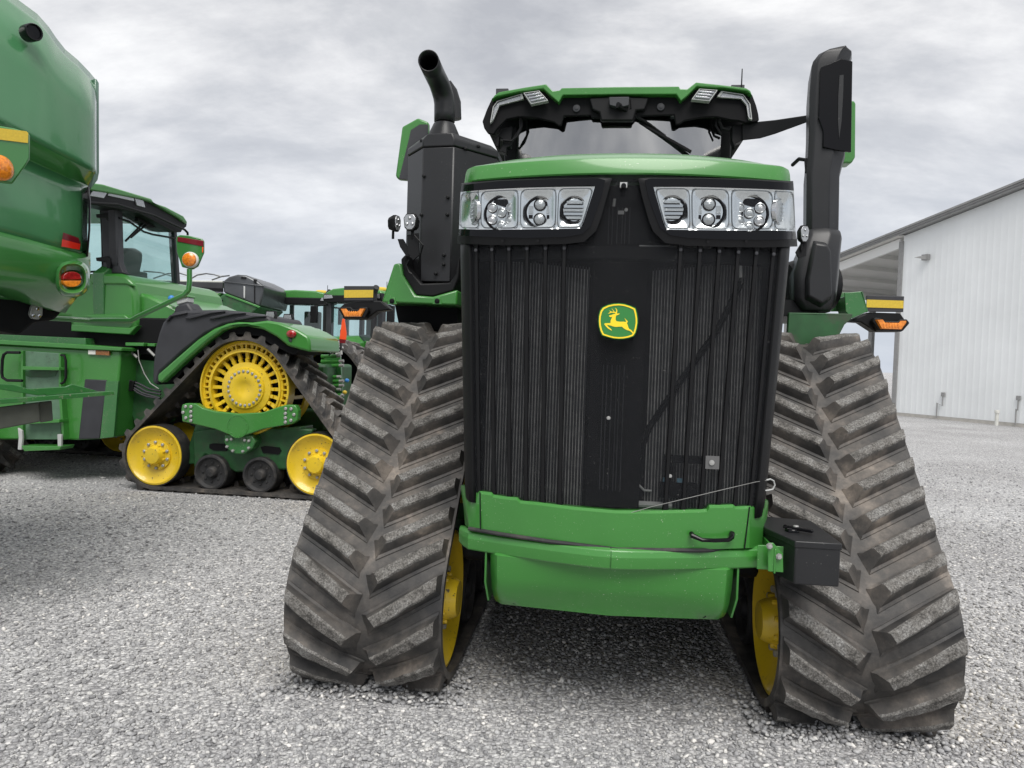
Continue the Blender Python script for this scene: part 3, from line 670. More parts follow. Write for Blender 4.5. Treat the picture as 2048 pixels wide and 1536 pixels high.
m = MB(); m.box((.60, 3.03, .80), (.735, 3.035, .90)); m.prism([at(x, y, 'y', 2.985) for x, y in ((1536, 1086), (1547, 1086), (1566, 1108), (1567, 1145), (1536, 1143))], (0, .008, 0)); m.box((.655, 2.98, .80), (.663, 3.3, .90)); br = m.build('toolbox_bracket', MT['green'], TR, bevel=.002)
for x, y in ((1539, 1092), (1558, 1113)):
    m = MB(); p = at(x, y, 'y', 2.978); m.lathe(p, (0, -1, 0), [(.013, -.004), (.013, .003), (.009, .003), (.009, .012), (.0, .013)], n=6); m.build('bracket_bolt', MT['steel'], br, smooth=0)

# --- exhaust aftertreatment housing and stack (left of photo)
EX = []
def poly_h(z, k=0):  # plan of the faceted housing
    return [(-1.405+k, 4.80, z), (-1.252+k*.6, 4.60, z), (-1.044-k*.3, 4.58, z), (-.80-k, 4.86, z), (-.80-k, 5.30, z), (-1.38+k, 5.30, z)]
m = MB(); m.loft([[(x*.98-.02, y, z) for x, y, z in poly_h(2.12)], poly_h(2.40), poly_h(2.985)]); ex = m.build('exhaust_housing', MT['black_satin'], TR, bevel=.006, smooth=20, seg=1)
m = MB(); m.loft([poly_h(2.99, -.004), poly_h(3.035, -.004), poly_h(3.075, .05)]); m.build('housing_lid', MT['black_satin'], ex, bevel=.008, smooth=20)
for x, y, z in ((-1.31, 4.70, 3.02), (-1.27, 4.625, 3.035), (-1.24, 4.59, 2.80), (-1.25, 4.59, 2.55), (-.98, 4.64, 2.99), (-.91, 4.725, 3.03), (-1.075, 4.572, 2.66), (-1.075, 4.572, 2.55), (-1.09, 4.572, 2.29), (-1.09, 4.572, 2.23), (-1.14, 4.572, 2.17), (-1.30, 4.68, 2.33)):
    m = MB(); m.lathe((x, y, z), (0, -1, 0), [(.011, -.02), (.011, .006), (.006, .010), (.0, .010)], n=8); m.build('housing_bolt', MT['black'], ex)
m = MB(); c = Vector((at(889, 236, 'y', 4.86)[0], 4.86, 3.05)); m.lathe(c, (0, 0, 1), [(.125, 0), (.125, .05), (.085, .14), (.074, .165), (.070, .17)], n=32)
m.build('stack_collar', MT['black_satin'], ex, smooth=30)
stk = [tuple(at(x_, y_, 'y', d_)) for x_, y_, d_ in ((889, 244, 4.86), (889, 228, 4.86), (889, 208, 4.86), (887, 194, 4.85), (883, 180, 4.82), (878, 166, 4.77), (871, 152, 4.70), (864, 137, 4.59), (857, 121, 4.44))]
m = MB(); m.tube(stk, [.070, .070, .070, .070, .070, .069, .068, .067, .066], 28, caps=False); m.build('exhaust_stack', MT['black_satin'], ex, solid=.006, smooth=60)
m = MB(); m.lathe(Vector(stk[-3]), Vector(stk[-1])-Vector(stk[-3]), [(.062, 0), (.0, .001)], n=20); m.build('stack_inside', MT['dark'], ex)
m = MB(); m.tube([tuple(at(910, 238, 'y', 4.97)), tuple(at(909, 205, 'y', 4.97)), tuple(at(903, 182, 'y', 4.95)), tuple(at(896, 163, 'y', 4.92))], [.045, .045, .04, .02], 14); m.build('heat_shield', MT['black_satin'], ex)
# plastic frame under the housing, green fender panel
m = MB(); q = crop(760, 80, 2.844, [(118, 1245), (125, 1330), (200, 1452), (300, 1460), (420, 1425), (450, 1350), (450, 1230), (430, 1330), (395, 1380), (235, 1385), (150, 1290), (148, 1215)])
trace(T, 'y', 4.50, q, .5, m); m.build('housing_base', MT['black'], TR, bevel=.01, smooth=25)
q = crop(760, 80, 2.844, [(8, 1492), (78, 1272), (120, 1268), (128, 1335), (200, 1452), (300, 1460), (440, 1420), (440, 1510)])
m = MB(); trace(T, 'y', 4.46, q, .9, m); fen = m.build('front_fender', MT['green'], TR, bevel=.012, smooth=25)
for xx in (68, 325):
    q = crop(760, 80, 2.844, [(xx-28, 1503), (xx-14, 1465), (xx+14, 1465), (xx+28, 1503)]); m = MB(); trace(T, 'y', 4.452, q, .01, m)
    m.cur = 1; p = at(760+xx/2.844, 80+1485/2.844, 'y', 4.45); m.lathe(p, (0, -1, 0), [(.016, 0), (.016, .006), (.006, .01), (0, .01)], n=12); m.build('fender_clip', [MT['green'], MT['dark']], fen, bevel=.002)
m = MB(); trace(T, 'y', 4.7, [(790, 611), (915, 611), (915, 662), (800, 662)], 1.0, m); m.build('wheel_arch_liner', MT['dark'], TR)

# --- right fender and intake stack
q = crop(1550, 80, 2.477, [(70, 1352), (370, 1358), (455, 1345), (430, 1250), (360, 1250), (355, 1330), (300, 1342), (70, 1342)])
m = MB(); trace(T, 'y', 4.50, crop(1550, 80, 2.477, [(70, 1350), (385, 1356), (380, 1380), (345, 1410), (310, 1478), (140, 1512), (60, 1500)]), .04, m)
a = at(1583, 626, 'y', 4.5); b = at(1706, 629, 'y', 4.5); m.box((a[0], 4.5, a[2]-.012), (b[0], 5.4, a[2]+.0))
m.build('fender_skirt', MT['green_dark'], TR, bevel=.004); m = MB()  # shade under the fender is put into the skirt's darker green
m.prism([at(x, y, 'y', 4.56) for x, y in crop(1550, 80, 2.477, [(350, 1345), (345, 1252), (430, 1248), (458, 1345), (380, 1380)])], (0, .012, 0)); m.prism([at(x, y, 'y', 4.56) for x, y in crop(1550, 80, 2.477, [(430, 1248), (436, 1248), (462, 1345), (456, 1350)])], (0, .5, 0))
m.prism([at(x, y, 'y', 5.05) for x, y in crop(1550, 80, 2.477, [(250, 1345), (330, 1250), (430, 1252), (452, 1345)])], (0, .012, 0))
m.build('front_fender', MT['green_old'], TR, bevel=.004)
IN = [(-.12, 0), (.12, 0)]
def sec(px0, px1, py, yd=4.62, dep=.30, cham=.35):
    a = at(px0, py, 'y', yd); b = at(px1, py, 'y', yd); z = (a[2]+b[2])/2; w = b[0]-a[0]; c = w*cham
    return [(a[0]+.055, yd+dep, z), (a[0], yd+.03, z), (a[0]+w*.10, yd, z), (a[0]+w*.55, yd-.02, z), (b[0]-w*.12, yd+.03, z), (b[0], yd+.11, z), (b[0], yd+dep, z)]
m = MB(); m.loft([sec(1615, 1689, 462), sec(1616, 1691, 345), sec(1618, 1696, 325), sec(1619, 1702, 306), sec(1621, 1704, 260), sec(1622, 1707, 180), sec(1626, 1709, 128), sec(1629, 1712, 118), sec(1640, 1716, 104), sec(1654, 1714, 97), sec(1678, 1700, 93)])
it = m.build('intake_stack', MT['black_satin'], TR, smooth=40, bevel=.01)
m = MB(); q = crop(1550, 80, 2.477, [(228, 135), (330, 90), (385, 105), (378, 555), (300, 545), (238, 530), (240, 450), (218, 385)]); trace(T, 'y', 4.592, q, .02, m); m.build('smoked_cover', MT['black_gloss'], it, smooth=20, bevel=.004)
for x, y in ((235, 160), (229, 270), (222, 385), (245, 490)):
    p = at(1550+x/2.477, 80+y/2.477, 'y', 4.60); m = MB(); m.lathe(p, (0, -1, 0), [(.009, -.01), (.009, .006), (0, .008)], n=8); m.build('cover_screw', MT['black'], it)
m = MB(); q = crop(1550, 80, 2.477, [(320, 175), (340, 172), (338, 260), (330, 400), (318, 490), (312, 400), (314, 270)]); trace(T, 'y', 4.588, q, .006, m); m.build('prefilter_vane', MT['black_satin'], it, smooth=20)
m = MB(); m.loft([sec(1606, 1672, 622, 4.56, .4), sec(1590, 1684, 598, 4.54, .42), sec(1590, 1690, 545, 4.54, .42), sec(1604, 1693, 500, 4.56, .4), sec(1615, 1696, 470, 4.58, .36), sec(1616, 1694, 462, 4.60, .33), sec(1618, 1688, 456, 4.62, .28)])
m.build('intake_elbow', MT['black_satin'], it, smooth=40, bevel=.012)
m = MB(); q = [(1625, 480), (1652, 484), (1660, 500), (1662, 600), (1640, 617), (1608, 600), (1608, 560)]
A1 = [at(x, y, 'y', 4.54) for x, y in q]; c_ = sum(A1)/len(A1); m.loft([A1, [c_+(p-c_)*.86+np.array([0, -.05, 0]) for p in A1]]); m.build('elbow_boss', MT['black_satin'], it, smooth=30, bevel=.01)
m = MB(); m.lathe(at(1600, 572, 'y', 4.9), (-1, -.3, 0), [(.16, -.2), (.17, -.05), (.165, .05), (.14, .12)], n=24); m.build('intake_duct', MT['black'], TR, smooth=40); m = MB(); m.tube([at(1585, 330, 'y', 4.9), at(1598, 318, 'y', 4.8), at(1612, 320, 'y', 4.75), at(1614, 345, 'y', 4.7)], .012, 8); m.build('drain_hose', MT['black'], TR); m = MB(); m.box((.95, 4.6, 1.95), (1.25, 5.2, 2.05)); m.build('duct_mount', MT['black'], TR)

# --- work lights beside the hood
def worklight(px, py, y, w, h, yaw, name='work_light', face=True):
    c = at(px, py, 'y', y); m = MB(); a = R_(yaw); u = np.array([math.cos(a), math.sin(a), 0]); d = np.array([math.sin(a), -math.cos(a), 0]); z = np.array([0, 0, 1.])
    oct_ = [(-.3, .5), (.3, .5), (.5, .25), (.42, -.3), (.2, -.5), (-.2, -.5), (-.42, -.3), (-.5, .25)]
    P0 = [c+u*w*a_+z*h*b_ for a_, b_ in oct_]
    m.loft([[c+(p-c)*.7-d*w*.75 for p in P0], [p-d*w*.25 for p in P0], P0])
    m.cur = 1; m.loft([[c+(p-c)*.88 for p in P0], [c+(p-c)*.86+d*.006 for p in P0]])
    m.cur = 2
    for a_, b_ in ((0, .22), (-.2, -.12), (.2, -.12)): m.lathe(c+u*w*a_+z*h*b_+d*.006, d, [(w*.13, 0), (w*.10, .006), (0, .008)], n=10)
    m.cur = 0; m.tube([c-d*w*.4-z*h*.45, c-d*w*.4-z*h*.95], w*.12, 8)
    return m.build(name, [MT['black'], MT['lampglass'], MT['chrome2']], TR, bevel=.003)
worklight(820, 444, 4.35, .092, .105, -12); worklight(795, 447, 4.40, .075, .10, 75)
worklight(1609, 468, 4.35, .06, .10, 20)
m = MB(); trace(T, 'y', 4.40, [(795, 478), (806, 478), (818, 500), (822, 512), (812, 512), (800, 494)], .02, m); trace(T, 'y', 4.38, [(814, 470), (836, 466), (838, 510), (826, 520), (816, 505)], .02, m)
m.tube([at(818, 520, 'y', 4.36), at(812, 530, 'y', 4.36), at(818, 545, 'y', 4.36), at(824, 548, 'y', 4.36)], .006, 6); m.tube([at(828, 470, 'y', 4.36), at(846, 490, 'y', 4.36), at(836, 525, 'y', 4.4)], .006, 6)
m.build('lamp_bracket', MT['black'], TR)
m = MB(); trace(T, 'y', 4.38, [(1604, 484), (1614, 484), (1612, 512), (1598, 516), (1592, 504)], .02, m); m.build('lamp_bracket', MT['black'], TR)

# --- turn signals with yellow reflector plates
def signal(cr_, armq, housq, lensq, plateq, tapeq, Y, seg):
    m = MB(); trace(T, 'y', Y+.03, crop(*cr_, armq), .10, m); arm = m.build('signal_arm', MT['black'], TR, bevel=.008, smooth=25)
    m = MB(); Q = [at(x, y, 'y', Y-.02) for x, y in crop(*cr_, housq)]; m.prism(Q, (0, .07, 0)); m.build('signal_housing', MT['black'], arm, bevel=.006, smooth=25)
    L = crop(*cr_, lensq); m = MB(); Q = [at(x, y, 'y', Y-.024) for x, y in L]; c = sum(Q)/len(Q)
    m.loft([Q, [c+(p-c)*.9+np.array([0, -.012, 0]) for p in Q]]); 
    xs = sorted(p[0] for p in Q); x0, x1 = xs[0]+.05, xs[-1]-.05; zc = min(p[2] for p in Q); zt = max(p[2] for p in Q)
    for k in range(seg): 
        x = x0+(x1-x0)*k/(seg-1); m.sphere((x, Y-.034, zc+(zt-zc)*.38), .015, 8, (.55, .4, 1.2))
    m.build('amber_lens', MT['orange'], arm, bevel=.003, smooth=25)
    m = MB(); trace(T, 'y', Y+.02, crop(*cr_, plateq), .012, m); pl = m.build('reflector_plate', MT['grey_plastic'], TR, bevel=.003)
    m = MB(); trace(T, 'y', Y+.0165, crop(*cr_, tapeq), .003, m); m.build('reflective_strip', MT['tape'], pl)
signal((500, 550, 5.12), [(965, 290), (1100, 268), (1340, 262), (1440, 355), (1300, 372), (1190, 455), (960, 452), (905, 345)],
       [(902, 345), (925, 327), (1030, 325), (1052, 352), (1102, 352), (1128, 325), (1200, 330), (1212, 372), (1178, 440), (960, 443)],
       [(925, 345), (985, 343), (1012, 378), (1115, 378), (1140, 343), (1185, 345), (1142, 428), (968, 428)],
       [(962, 112), (1266, 112), (1264, 262), (962, 262)], [(964, 154), (1262, 152), (1260, 230), (964, 233)], 4.7, 6)
signal((1680, 560, 7.68), [(130, 638), (400, 515), (450, 495), (930, 510), (995, 600), (960, 795), (545, 795), (320, 650)],
       [(495, 635), (530, 578), (628, 582), (665, 625), (890, 635), (930, 600), (1030, 602), (1075, 660), (968, 785), (600, 780)],
       [(540, 612), (630, 605), (665, 655), (900, 660), (930, 625), (1022, 625), (1018, 665), (942, 762), (615, 752)],
       [(412, 235), (988, 250), (975, 492), (410, 487)], [(412, 300), (978, 318), (973, 436), (410, 420)], 4.7, 6)
# --- cab
CY = 5.45
R7 = (950, 140, 3.413)
m = MB(); green = [(485, 95), (340, 118), (240, 136), (165, 150), (135, 170), (112, 200), (150, 180), (300, 148), (465, 125), (510, 168), (572, 222), (600, 170), (990, 166), (1375, 165), (1405, 212), (1450, 175), (1515, 110), (1700, 122), (1860, 145), (1893, 175), (1880, 140), (1850, 122), (1690, 102), (1510, 83), (1450, 130), (1400, 128), (1393, 111), (990, 114), (592, 122), (578, 138), (530, 142)]
P0 = [at(x, y, 'y', CY-.12) for x, y in crop(*R7, green)]
m.prism(P0, (0, 1.75, 0)); roof = m.build('cab_roof', MT['green'], TR, bevel=.006, smooth=25)
m = MB(); blk = [(118, 188), (80, 270), (50, 350), (62, 395), (88, 432), (125, 440), (150, 400), (215, 335), (300, 318), (420, 325), (540, 355), (572, 380), (590, 375), (606, 312), (790, 308), (795, 325), (850, 330), (870, 345), (1085, 345), (1100, 325), (1150, 312), (1360, 305), (1372, 370), (1395, 370), (1430, 345), (1560, 320), (1650, 318), (1745, 340), (1800, 345), (1850, 360), (1925, 352), (1940, 342), (1935, 300), (1920, 240), (1893, 168), (1860, 142), (1700, 120), (1515, 108), (1450, 172), (1405, 208), (1378, 160), (990, 160), (600, 165), (572, 218), (512, 162), (465, 122), (300, 146), (150, 178)]
Pb = [at(x, y, 'y', CY-.06) for x, y in crop(*R7, blk)]; m.prism(Pb, (0, .03, 0)); m.build('roof_visor', MT['dark'], TR, bevel=.006, smooth=25)
m = MB(); m.box((-1.0, 5.7, 3.42), (1.0, 7.1, 3.52)); m.build('roof_lining', MT['dark'], roof)
# recess panels and rain sensor box on the visor
m = MB(); trace(T, 'y', CY-.10, crop(*R7, [(780, 190), (915, 182), (1055, 182), (1185, 190), (1160, 270), (1100, 275), (1085, 325), (1080, 345), (860, 345), (850, 290), (800, 270)]), .05, m); m.build('wiper_motor_cover', MT['black'], TR, bevel=.01, smooth=25)
m = MB(); trace(T, 'y', CY-.15, crop(*R7, [(916, 184), (1052, 182), (1050, 240), (1010, 250), (985, 232), (960, 250), (918, 238)]), .06, m); m.build('wiper_motor_cap', MT['grey_plastic'], TR, bevel=.004)
for q in ((693, 262), (1268, 252)):
    p = at(950+q[0]/3.413, 140+q[1]/3.413, 'y', CY-.065); m = MB(); m.lathe(p, (0, -1, 0), [(.028, 0), (.026, .006), (.012, .008), (.012, .012), (0, .013)], n=20); m.build('visor_plug', MT['grey_plastic'], TR)
def rlamp(q, Y, name='roof_work_light'):
    m = MB(); P_ = [at(x, y, 'y', Y) for x, y in crop(*R7, q)]; c = sum(P_)/len(P_)
    m.loft([[p+np.array([0, .05, 0]) for p in P_], P_, [c+(p-c)*.9 for p in P_]], caps=False)
    m.cur = 1; m.add([c+(p-c)*.9+np.array([0, .012, 0]) for p in P_], [tuple(range(len(P_)))])
    if len(P_) == 4:
        m.cur = 2
        for v in (.2, .5, .8):
            a = P_[0]*(1-v)+P_[3]*v; b = P_[1]*(1-v)+P_[2]*v; m.bar(c+(a-c)*.8+np.array([0, .004, 0]), c+(b-c)*.8+np.array([0, .004, 0]), .02, .012)
    m.build(name, [MT['lightgrey'], MT['lampglass'], MT['chrome2']], TR, bevel=.002, smooth=25)
rlamp([(330, 155), (437, 140), (500, 208), (382, 233)], CY-.135); rlamp([(1532, 127), (1657, 136), (1602, 213), (1478, 200)], CY-.135)
rlamp([(150, 212), (322, 160), (332, 195), (165, 238), (120, 345), (102, 362), (122, 250)], CY-.09, 'roof_side_light'); rlamp([(1682, 142), (1832, 165), (1880, 232), (1893, 340), (1872, 332), (1858, 238), (1818, 192), (1652, 180)], CY-.09, 'roof_side_light')
for q in ((185, 138), (1795, 113)):
    p = at(950+q[0]/3.413, 140+q[1]/3.413, 'y', CY+.3); m = MB(); m.box((p[0]-.05, p[1], p[2]-.03), (p[0]+.05, p[1]+.06, p[2]+.015)); m.build('roof_bracket', MT['grey_plastic'], TR, bevel=.004)
m = MB(); p = at(1483, 172, 'y', CY+.3); m.tube([p-np.array([0, 0, .02]), p+np.array([0, 0, .13])], [.006, .004], 6); m.build('antenna', MT['black'], TR)
# windscreen, pillars, cab body, interior
gl = [at(x, y, 'y', CY+.12) for x, y in crop(*R7, [(310, 290), (1680, 290)])]
xl, xr = gl[0][0], gl[1][0]; zt = 3.36
m = MB(); m.grid([[(xl+(xr-xl)*i/16, CY-.015+.10*(2*i/16-1)**2-(3.46-z)*.04, z) for i in range(17)] for z in (3.46, 2.3)]); m.build('windscreen', MT['windshield'], TR, smooth=60)
for sx in (-1, 1):
    m = MB(); m.prism([(sx*.77, CY+.16, 0), (sx*.90, CY+.22, 0), (sx*.90, CY+.34, 0), (sx*.78, CY+.30, 0)], (0, 0, .01)); m = MB()
    m.loft([[(sx*.765, CY+.18, z), (sx*(.865), CY+.20, z), (sx*.88, CY+.32, z), (sx*.78, CY+.30, z)] for z in (2.0, 3.45)]); m.build('cab_pillar', MT['black'], TR, bevel=.01)
    m = MB(); m.box((sx*.84, 6.9, 2.0), (sx*.92, 7.05, 3.45)) if sx > 0 else m.box((-.92, 6.9, 2.0), (-.84, 7.05, 3.45)); m.build('cab_pillar', MT['black'], TR)
    m = MB(); m.grid([[(sx*.89, CY+.3, z), (sx*.93, 6.2, z), (sx*.89, 6.95, z)] for z in (2.1, 3.42)]); m.build('side_window', MT['cyan_blind'], TR)
m = MB(); m.box((-.88, CY+.35, 1.6), (.88, 7.05, 2.25)); m.build('cab_body', MT['green'], TR, bevel=.03)
m = MB(); m.grid([[(-.84, 7.0, z), (.84, 7.0, z)] for z in (2.2, 3.42)]); m.build('rear_window', MT['cyan_blind'], TR)
m = MB(); m.loft([[(-.26, 6.3, z), (.26, 6.3, z), (.24, 6.5+.1*(z-2.4), z), (-.24, 6.5+.1*(z-2.4), z)] for z in (2.3, 2.7, 3.1)]); m.loft([[(-.14, 6.42, z), (.14, 6.42, z), (.12, 6.5, z), (-.12, 6.5, z)] for z in (3.1, 3.28)]); m.box((-.27, 5.95, 2.25), (.27, 6.45, 2.45)); m.build('driver_seat', MT['seat'], TR, bevel=.03)
m = MB(); m.tube([(.0, 5.75, 2.25), (.0, 5.85, 2.6)], .04, 8); m.lathe((0, 5.87, 2.66), (0, .5, .8), [(.19, -.012), (.2, 0), (.19, .012), (.178, .0)], n=28, closed=True); m.build('steering_wheel', MT['black'], TR)
m = MB(); m.box((.35, 5.8, 2.6), (.62, 5.84, 2.82)); m.build('cab_display', MT['black_gloss'], TR, bevel=.01)
# wiper
def r7(x, y, Y): return at(950+x/3.413, 140+y/3.413, 'y', Y)
m = MB(); m.tube([r7(972, 238, CY-.16), r7(1060, 290, CY-.06), r7(1200, 375, CY-.02)], [.022, .016, .008], 8); m.tube([r7(1200, 375, CY-.02), r7(1300, 450, CY-.0)], .008, 8); m.cur = 1; m.bar(r7(1122, 362, CY+.0), r7(1475, 560, CY-.02), .016, .036, up=(0, 1, 0))
m.tube([r7(1060, 200, CY-.1), r7(1065, 260, CY-.1), r7(1020, 300, CY-.08), r7(1005, 290, CY-.08), r7(1030, 330, CY-.05), r7(1085, 325, CY-.06)], .006, 6); m.build('wiper', [MT['black'], MT['dark']], TR)
# hinge brackets and hoses at the pillars, mirror arms
m = MB(); q = [(150, 455), (185, 400), (240, 385), (255, 380), (250, 440), (245, 520), (215, 530), (215, 570), (190, 560), (160, 555), (200, 500), (190, 470)]; trace(T, 'y', CY+.02, crop(*R7, q), .08, m); trace(T, 'y', CY+.0, crop(*R7, [(128, 455), (165, 455), (160, 520), (140, 525)]), .08, m)
m.tube([r7(318, 290, CY), r7(320, 380, CY), r7(290, 450, CY), r7(250, 485, CY), r7(190, 480, CY)], .011, 6); m.tube([r7(312, 290, CY), r7(310, 400, CY), r7(260, 470, CY)], .009, 6); m.build('door_hinge', MT['black'], TR, bevel=.004)
m = MB(); trace(T, 'y', CY+.02, crop(*R7, [(1755, 380), (1830, 365), (1830, 480), (1780, 500), (1775, 535), (1755, 480)]), .08, m); m.tube([r7(1660, 290, CY), r7(1665, 350, CY), r7(1690, 400, CY), r7(1740, 410, CY)], .011, 6); m.tube([r7(1650, 300, CY), r7(1645, 380, CY), r7(1680, 440, CY)], .009, 6); m.build('door_hinge', MT['black'], TR, bevel=.004)
m = MB(); m.loft([[at(x, y0, 'y', CY+.0+d) , at(x, y1, 'y', CY+.0+d), at(x, y1, 'y', CY+.06+d), at(x, y0, 'y', CY+.06+d)] for x, y0, y1, d in ((1484, 247, 281, 0), (1520, 243, 277, -.05), (1550, 240, 268, -.1), (1624, 229, 241, -.3))]); m.build('mirror_arm', MT['black'], TR, bevel=.006)
m = MB(); q = [(87, 772), (125, 492), (215, 442), (275, 466), (276, 600), (210, 620), (200, 798), (100, 790)]
q6 = (760, 80, 2.844); trace(T, 'y', 5.05, crop(*q6, q), .06, m); mr = m.build('mirror', MT['green'], TR, bevel=.012, smooth=25)
m = MB(); trace(T, 'y', 5.02, crop(*q6, [(108, 788), (165, 560), (175, 512), (225, 480), (270, 480), (270, 600), (210, 620), (200, 798)]), .02, m); m.build('mirror_back', MT['grey_plastic'], mr)
m = MB(); m.tube([(-.90, 5.55, 3.12), (-1.15, 5.35, 3.05), (-1.36, 5.10, 2.98)], .025, 8); m.build('mirror_arm', MT['black'], TR)
m = MB(); trace(T, 'y', 5.0, [(1640, 203), (1709, 201), (1712, 207), (1711, 314), (1704, 326), (1640, 326)], .12, m); m.build('mirror', MT['green'], TR, bevel=.01, smooth=25)
# ------------------------------------------------------------------ second crawler tractor, side on, behind
A = Frame(-4.155, 8.185, 8.495, base=(-1.0, 1.5, 0))
AR = root('tracked_tractor', A, 'green tracked tractor seen side-on behind the combine, yellow spoked drive wheel under a black fender', 'tractor', 'tracked tractors')
ga = A.at
C4 = (230, 600, 3.657); C3 = (170, 350, 5.12); C2 = (0, 450, 2.793); CZ = (0, 640, 4.265)
def pr(name, mt, ax, val, cr_, pts, dep, parent=AR, bevel=.006, smooth=25, label=None):
    m = MB(); trace(A, ax, val, crop(*cr_, pts), dep, m); return m.build(name, MT[mt] if isinstance(mt, str) else mt, parent, bevel=bevel, smooth=smooth, label=label)
def tubeA(name, mt, pts, r, val, cr_, parent=AR, ax='y', n=8):
    m = MB(); m.tube([ga(x, y, ax, v) for (x, y), v in zip(crop(*cr_, pts), val if isinstance(val, (list, tuple)) else [val]*len(pts))], r, n); return m.build(name, MT[mt], parent)
tr, _, _ = track_unit(AR, lambda u, w, z: (u, 1.495-w, z), .745, 1.495, npitch=42, base=(.09, 0)); tr['label'] = 'rear track with the yellow spoked drive wheel in full view'
track_unit(AR, lambda u, w, z: (u, 1.495+w, z), .745, 1.495, npitch=42, lo=True, base=(.09, 0))
track_unit(AR, lambda u, w, z: (u, 1.495-w, z), .745, 1.495, npitch=42, lo=True, base=(-4.55, 0))
track_unit(AR, lambda u, w, z: (u, 1.495+w, z), .745, 1.495, npitch=42, lo=True, base=(-4.0, 0))
# walking beam and casting in front of the drive wheel
bm_ = pr('pivot_beam', 'green', 'y', -.06, C4, [(482, 800), (490, 765), (520, 755), (590, 757), (640, 790), (730, 815), (900, 832), (1080, 822), (1200, 780), (1260, 765), (1320, 770), (1338, 810), (1335, 880), (1290, 908), (1080, 945), (985, 980), (900, 1005), (830, 985), (730, 945), (560, 905), (490, 890)], .09, bevel=.012)
for x, y in ((518, 780), (558, 780), (500, 822), (557, 817), (557, 850), (520, 862), (557, 882), (1250, 795), (1290, 797), (1248, 830), (1310, 838), (1248, 862), (1288, 880), (1248, 893)):
    m = MB(); m.lathe(ga(230+x/3.657, 600+y/3.657, 'y', -.06), (0, -1, 0), [(.019, -.005), (.019, .012), (.013, .017), (0, .017)], n=8); m.build('beam_bolt', MT['steel'], bm_)
for x, y in ((820, 1022), (853, 1018), (950, 1025), (980, 1030), (820, 1073), (978, 1082), (862, 1103), (935, 1107)):
    m = MB(); m.lathe(ga(230+x/3.657, 600+y/3.657, 'y', -.02), (0, -1, 0), [(.016, -.04), (.016, .012), (.010, .015), (0, .015)], n=8); m.build('beam_bolt', MT['steel'], bm_)
m = MB(); c = ga(230+897/3.657, 600+925/3.657, 'y', -.06); m.lathe(c, (0, -1, 0), [(.128, -.01), (.128, .004), (.120, .006), (.118, .002), (.0, .002)], n=40); bolts(m, Vector(c), (0, -1, 0), 12, .105, .006, .007); m.build('beam_cap', MT['green'], bm_)
pr('pivot_housing', 'green_old', 'y', -.01, C4, [(800, 985), (1000, 985), (1028, 1035), (1005, 1085), (940, 1130), (880, 1128), (820, 1092), (795, 1040)], .2, bevel=.015)
pr('frame_casting', 'green_dark', 'y', .13, C4, [(565, 960), (760, 930), (1050, 930), (1450, 945), (1380, 1110), (1280, 1240), (880, 1262), (660, 1130), (575, 1235)], .12, bevel=.02)
for q in ([(690, 1055), (720, 1048), (830, 1055), (815, 1105), (720, 1100), (688, 1082)], [(1065, 1075), (1095, 1068), (1200, 1078), (1215, 1105), (1195, 1130), (1080, 1118)]):
    pr('frame_slot', 'dark', 'y', .118, C4, q, .01, bevel=0)
# fender
fb = pr('fender', 'grey_plastic', 'y', .0, C4, [(270, 605), (275, 480), (290, 350), (318, 240), (348, 160), (420, 92), (500, 76), (790, 70), (960, 88), (1130, 120), (1160, 180), (900, 165), (790, 185), (660, 250), (500, 375), (330, 530), (305, 628)], .8, bevel=.03)
for q in ([(365, 150), (400, 110), (520, 88), (520, 100), (410, 122), (378, 160)], [(505, 135), (530, 118), (700, 84), (800, 82), (700, 100), (545, 140)], [(680, 138), (700, 122), (850, 92), (950, 95), (860, 108), (715, 140)], [(865, 145), (885, 130), (1010, 110), (1100, 118), (1020, 128), (900, 150)]):
    pr('fender_rib', 'grey_plastic', 'y', -.03, C4, q, .10, parent=fb, bevel=.008)
fg = pr('fender_trim', 'green', 'y', -.06, C4, [(308, 545), (600, 290), (720, 210), (820, 172), (900, 160), (1000, 164), (1110, 150), (1200, 165), (1330, 215), (1410, 265), (1425, 300), (1430, 382), (1350, 362), (1260, 335), (1180, 270), (1080, 215), (960, 190), (880, 195), (790, 220), (690, 290), (540, 420), (370, 580), (345, 607), (308, 600)], .84, bevel=.025)
pr('fender_liner', 'dark', 'y', .03, C4, [(345, 607), (540, 420), (690, 290), (790, 220), (880, 195), (960, 190), (1080, 215), (1180, 270), (1260, 335), (1350, 365), (1300, 400), (1150, 330), (1050, 262), (900, 250), (750, 300), (560, 450), (430, 600)], .7, bevel=0)
m = MB(); c = ga(230+1290/3.657, 600+248/3.657, 'y', -.07); m.sphere(c, .058, 16, (1, .5, .75)); m.build('tail_light', MT['redlens'], fg)
pr('side_reflector', 'grey_plastic', 'y', -.07, C4, [(1265, 275), (1290, 280), (1292, 308), (1270, 303)], .012, parent=fg)
pr('far_fender', 'green', 'y', 2.25, C4, [(1190, 165), (1350, 195), (1480, 265), (1580, 320), (1530, 385), (1440, 375), (1420, 300), (1330, 220)], .7, bevel=.02)
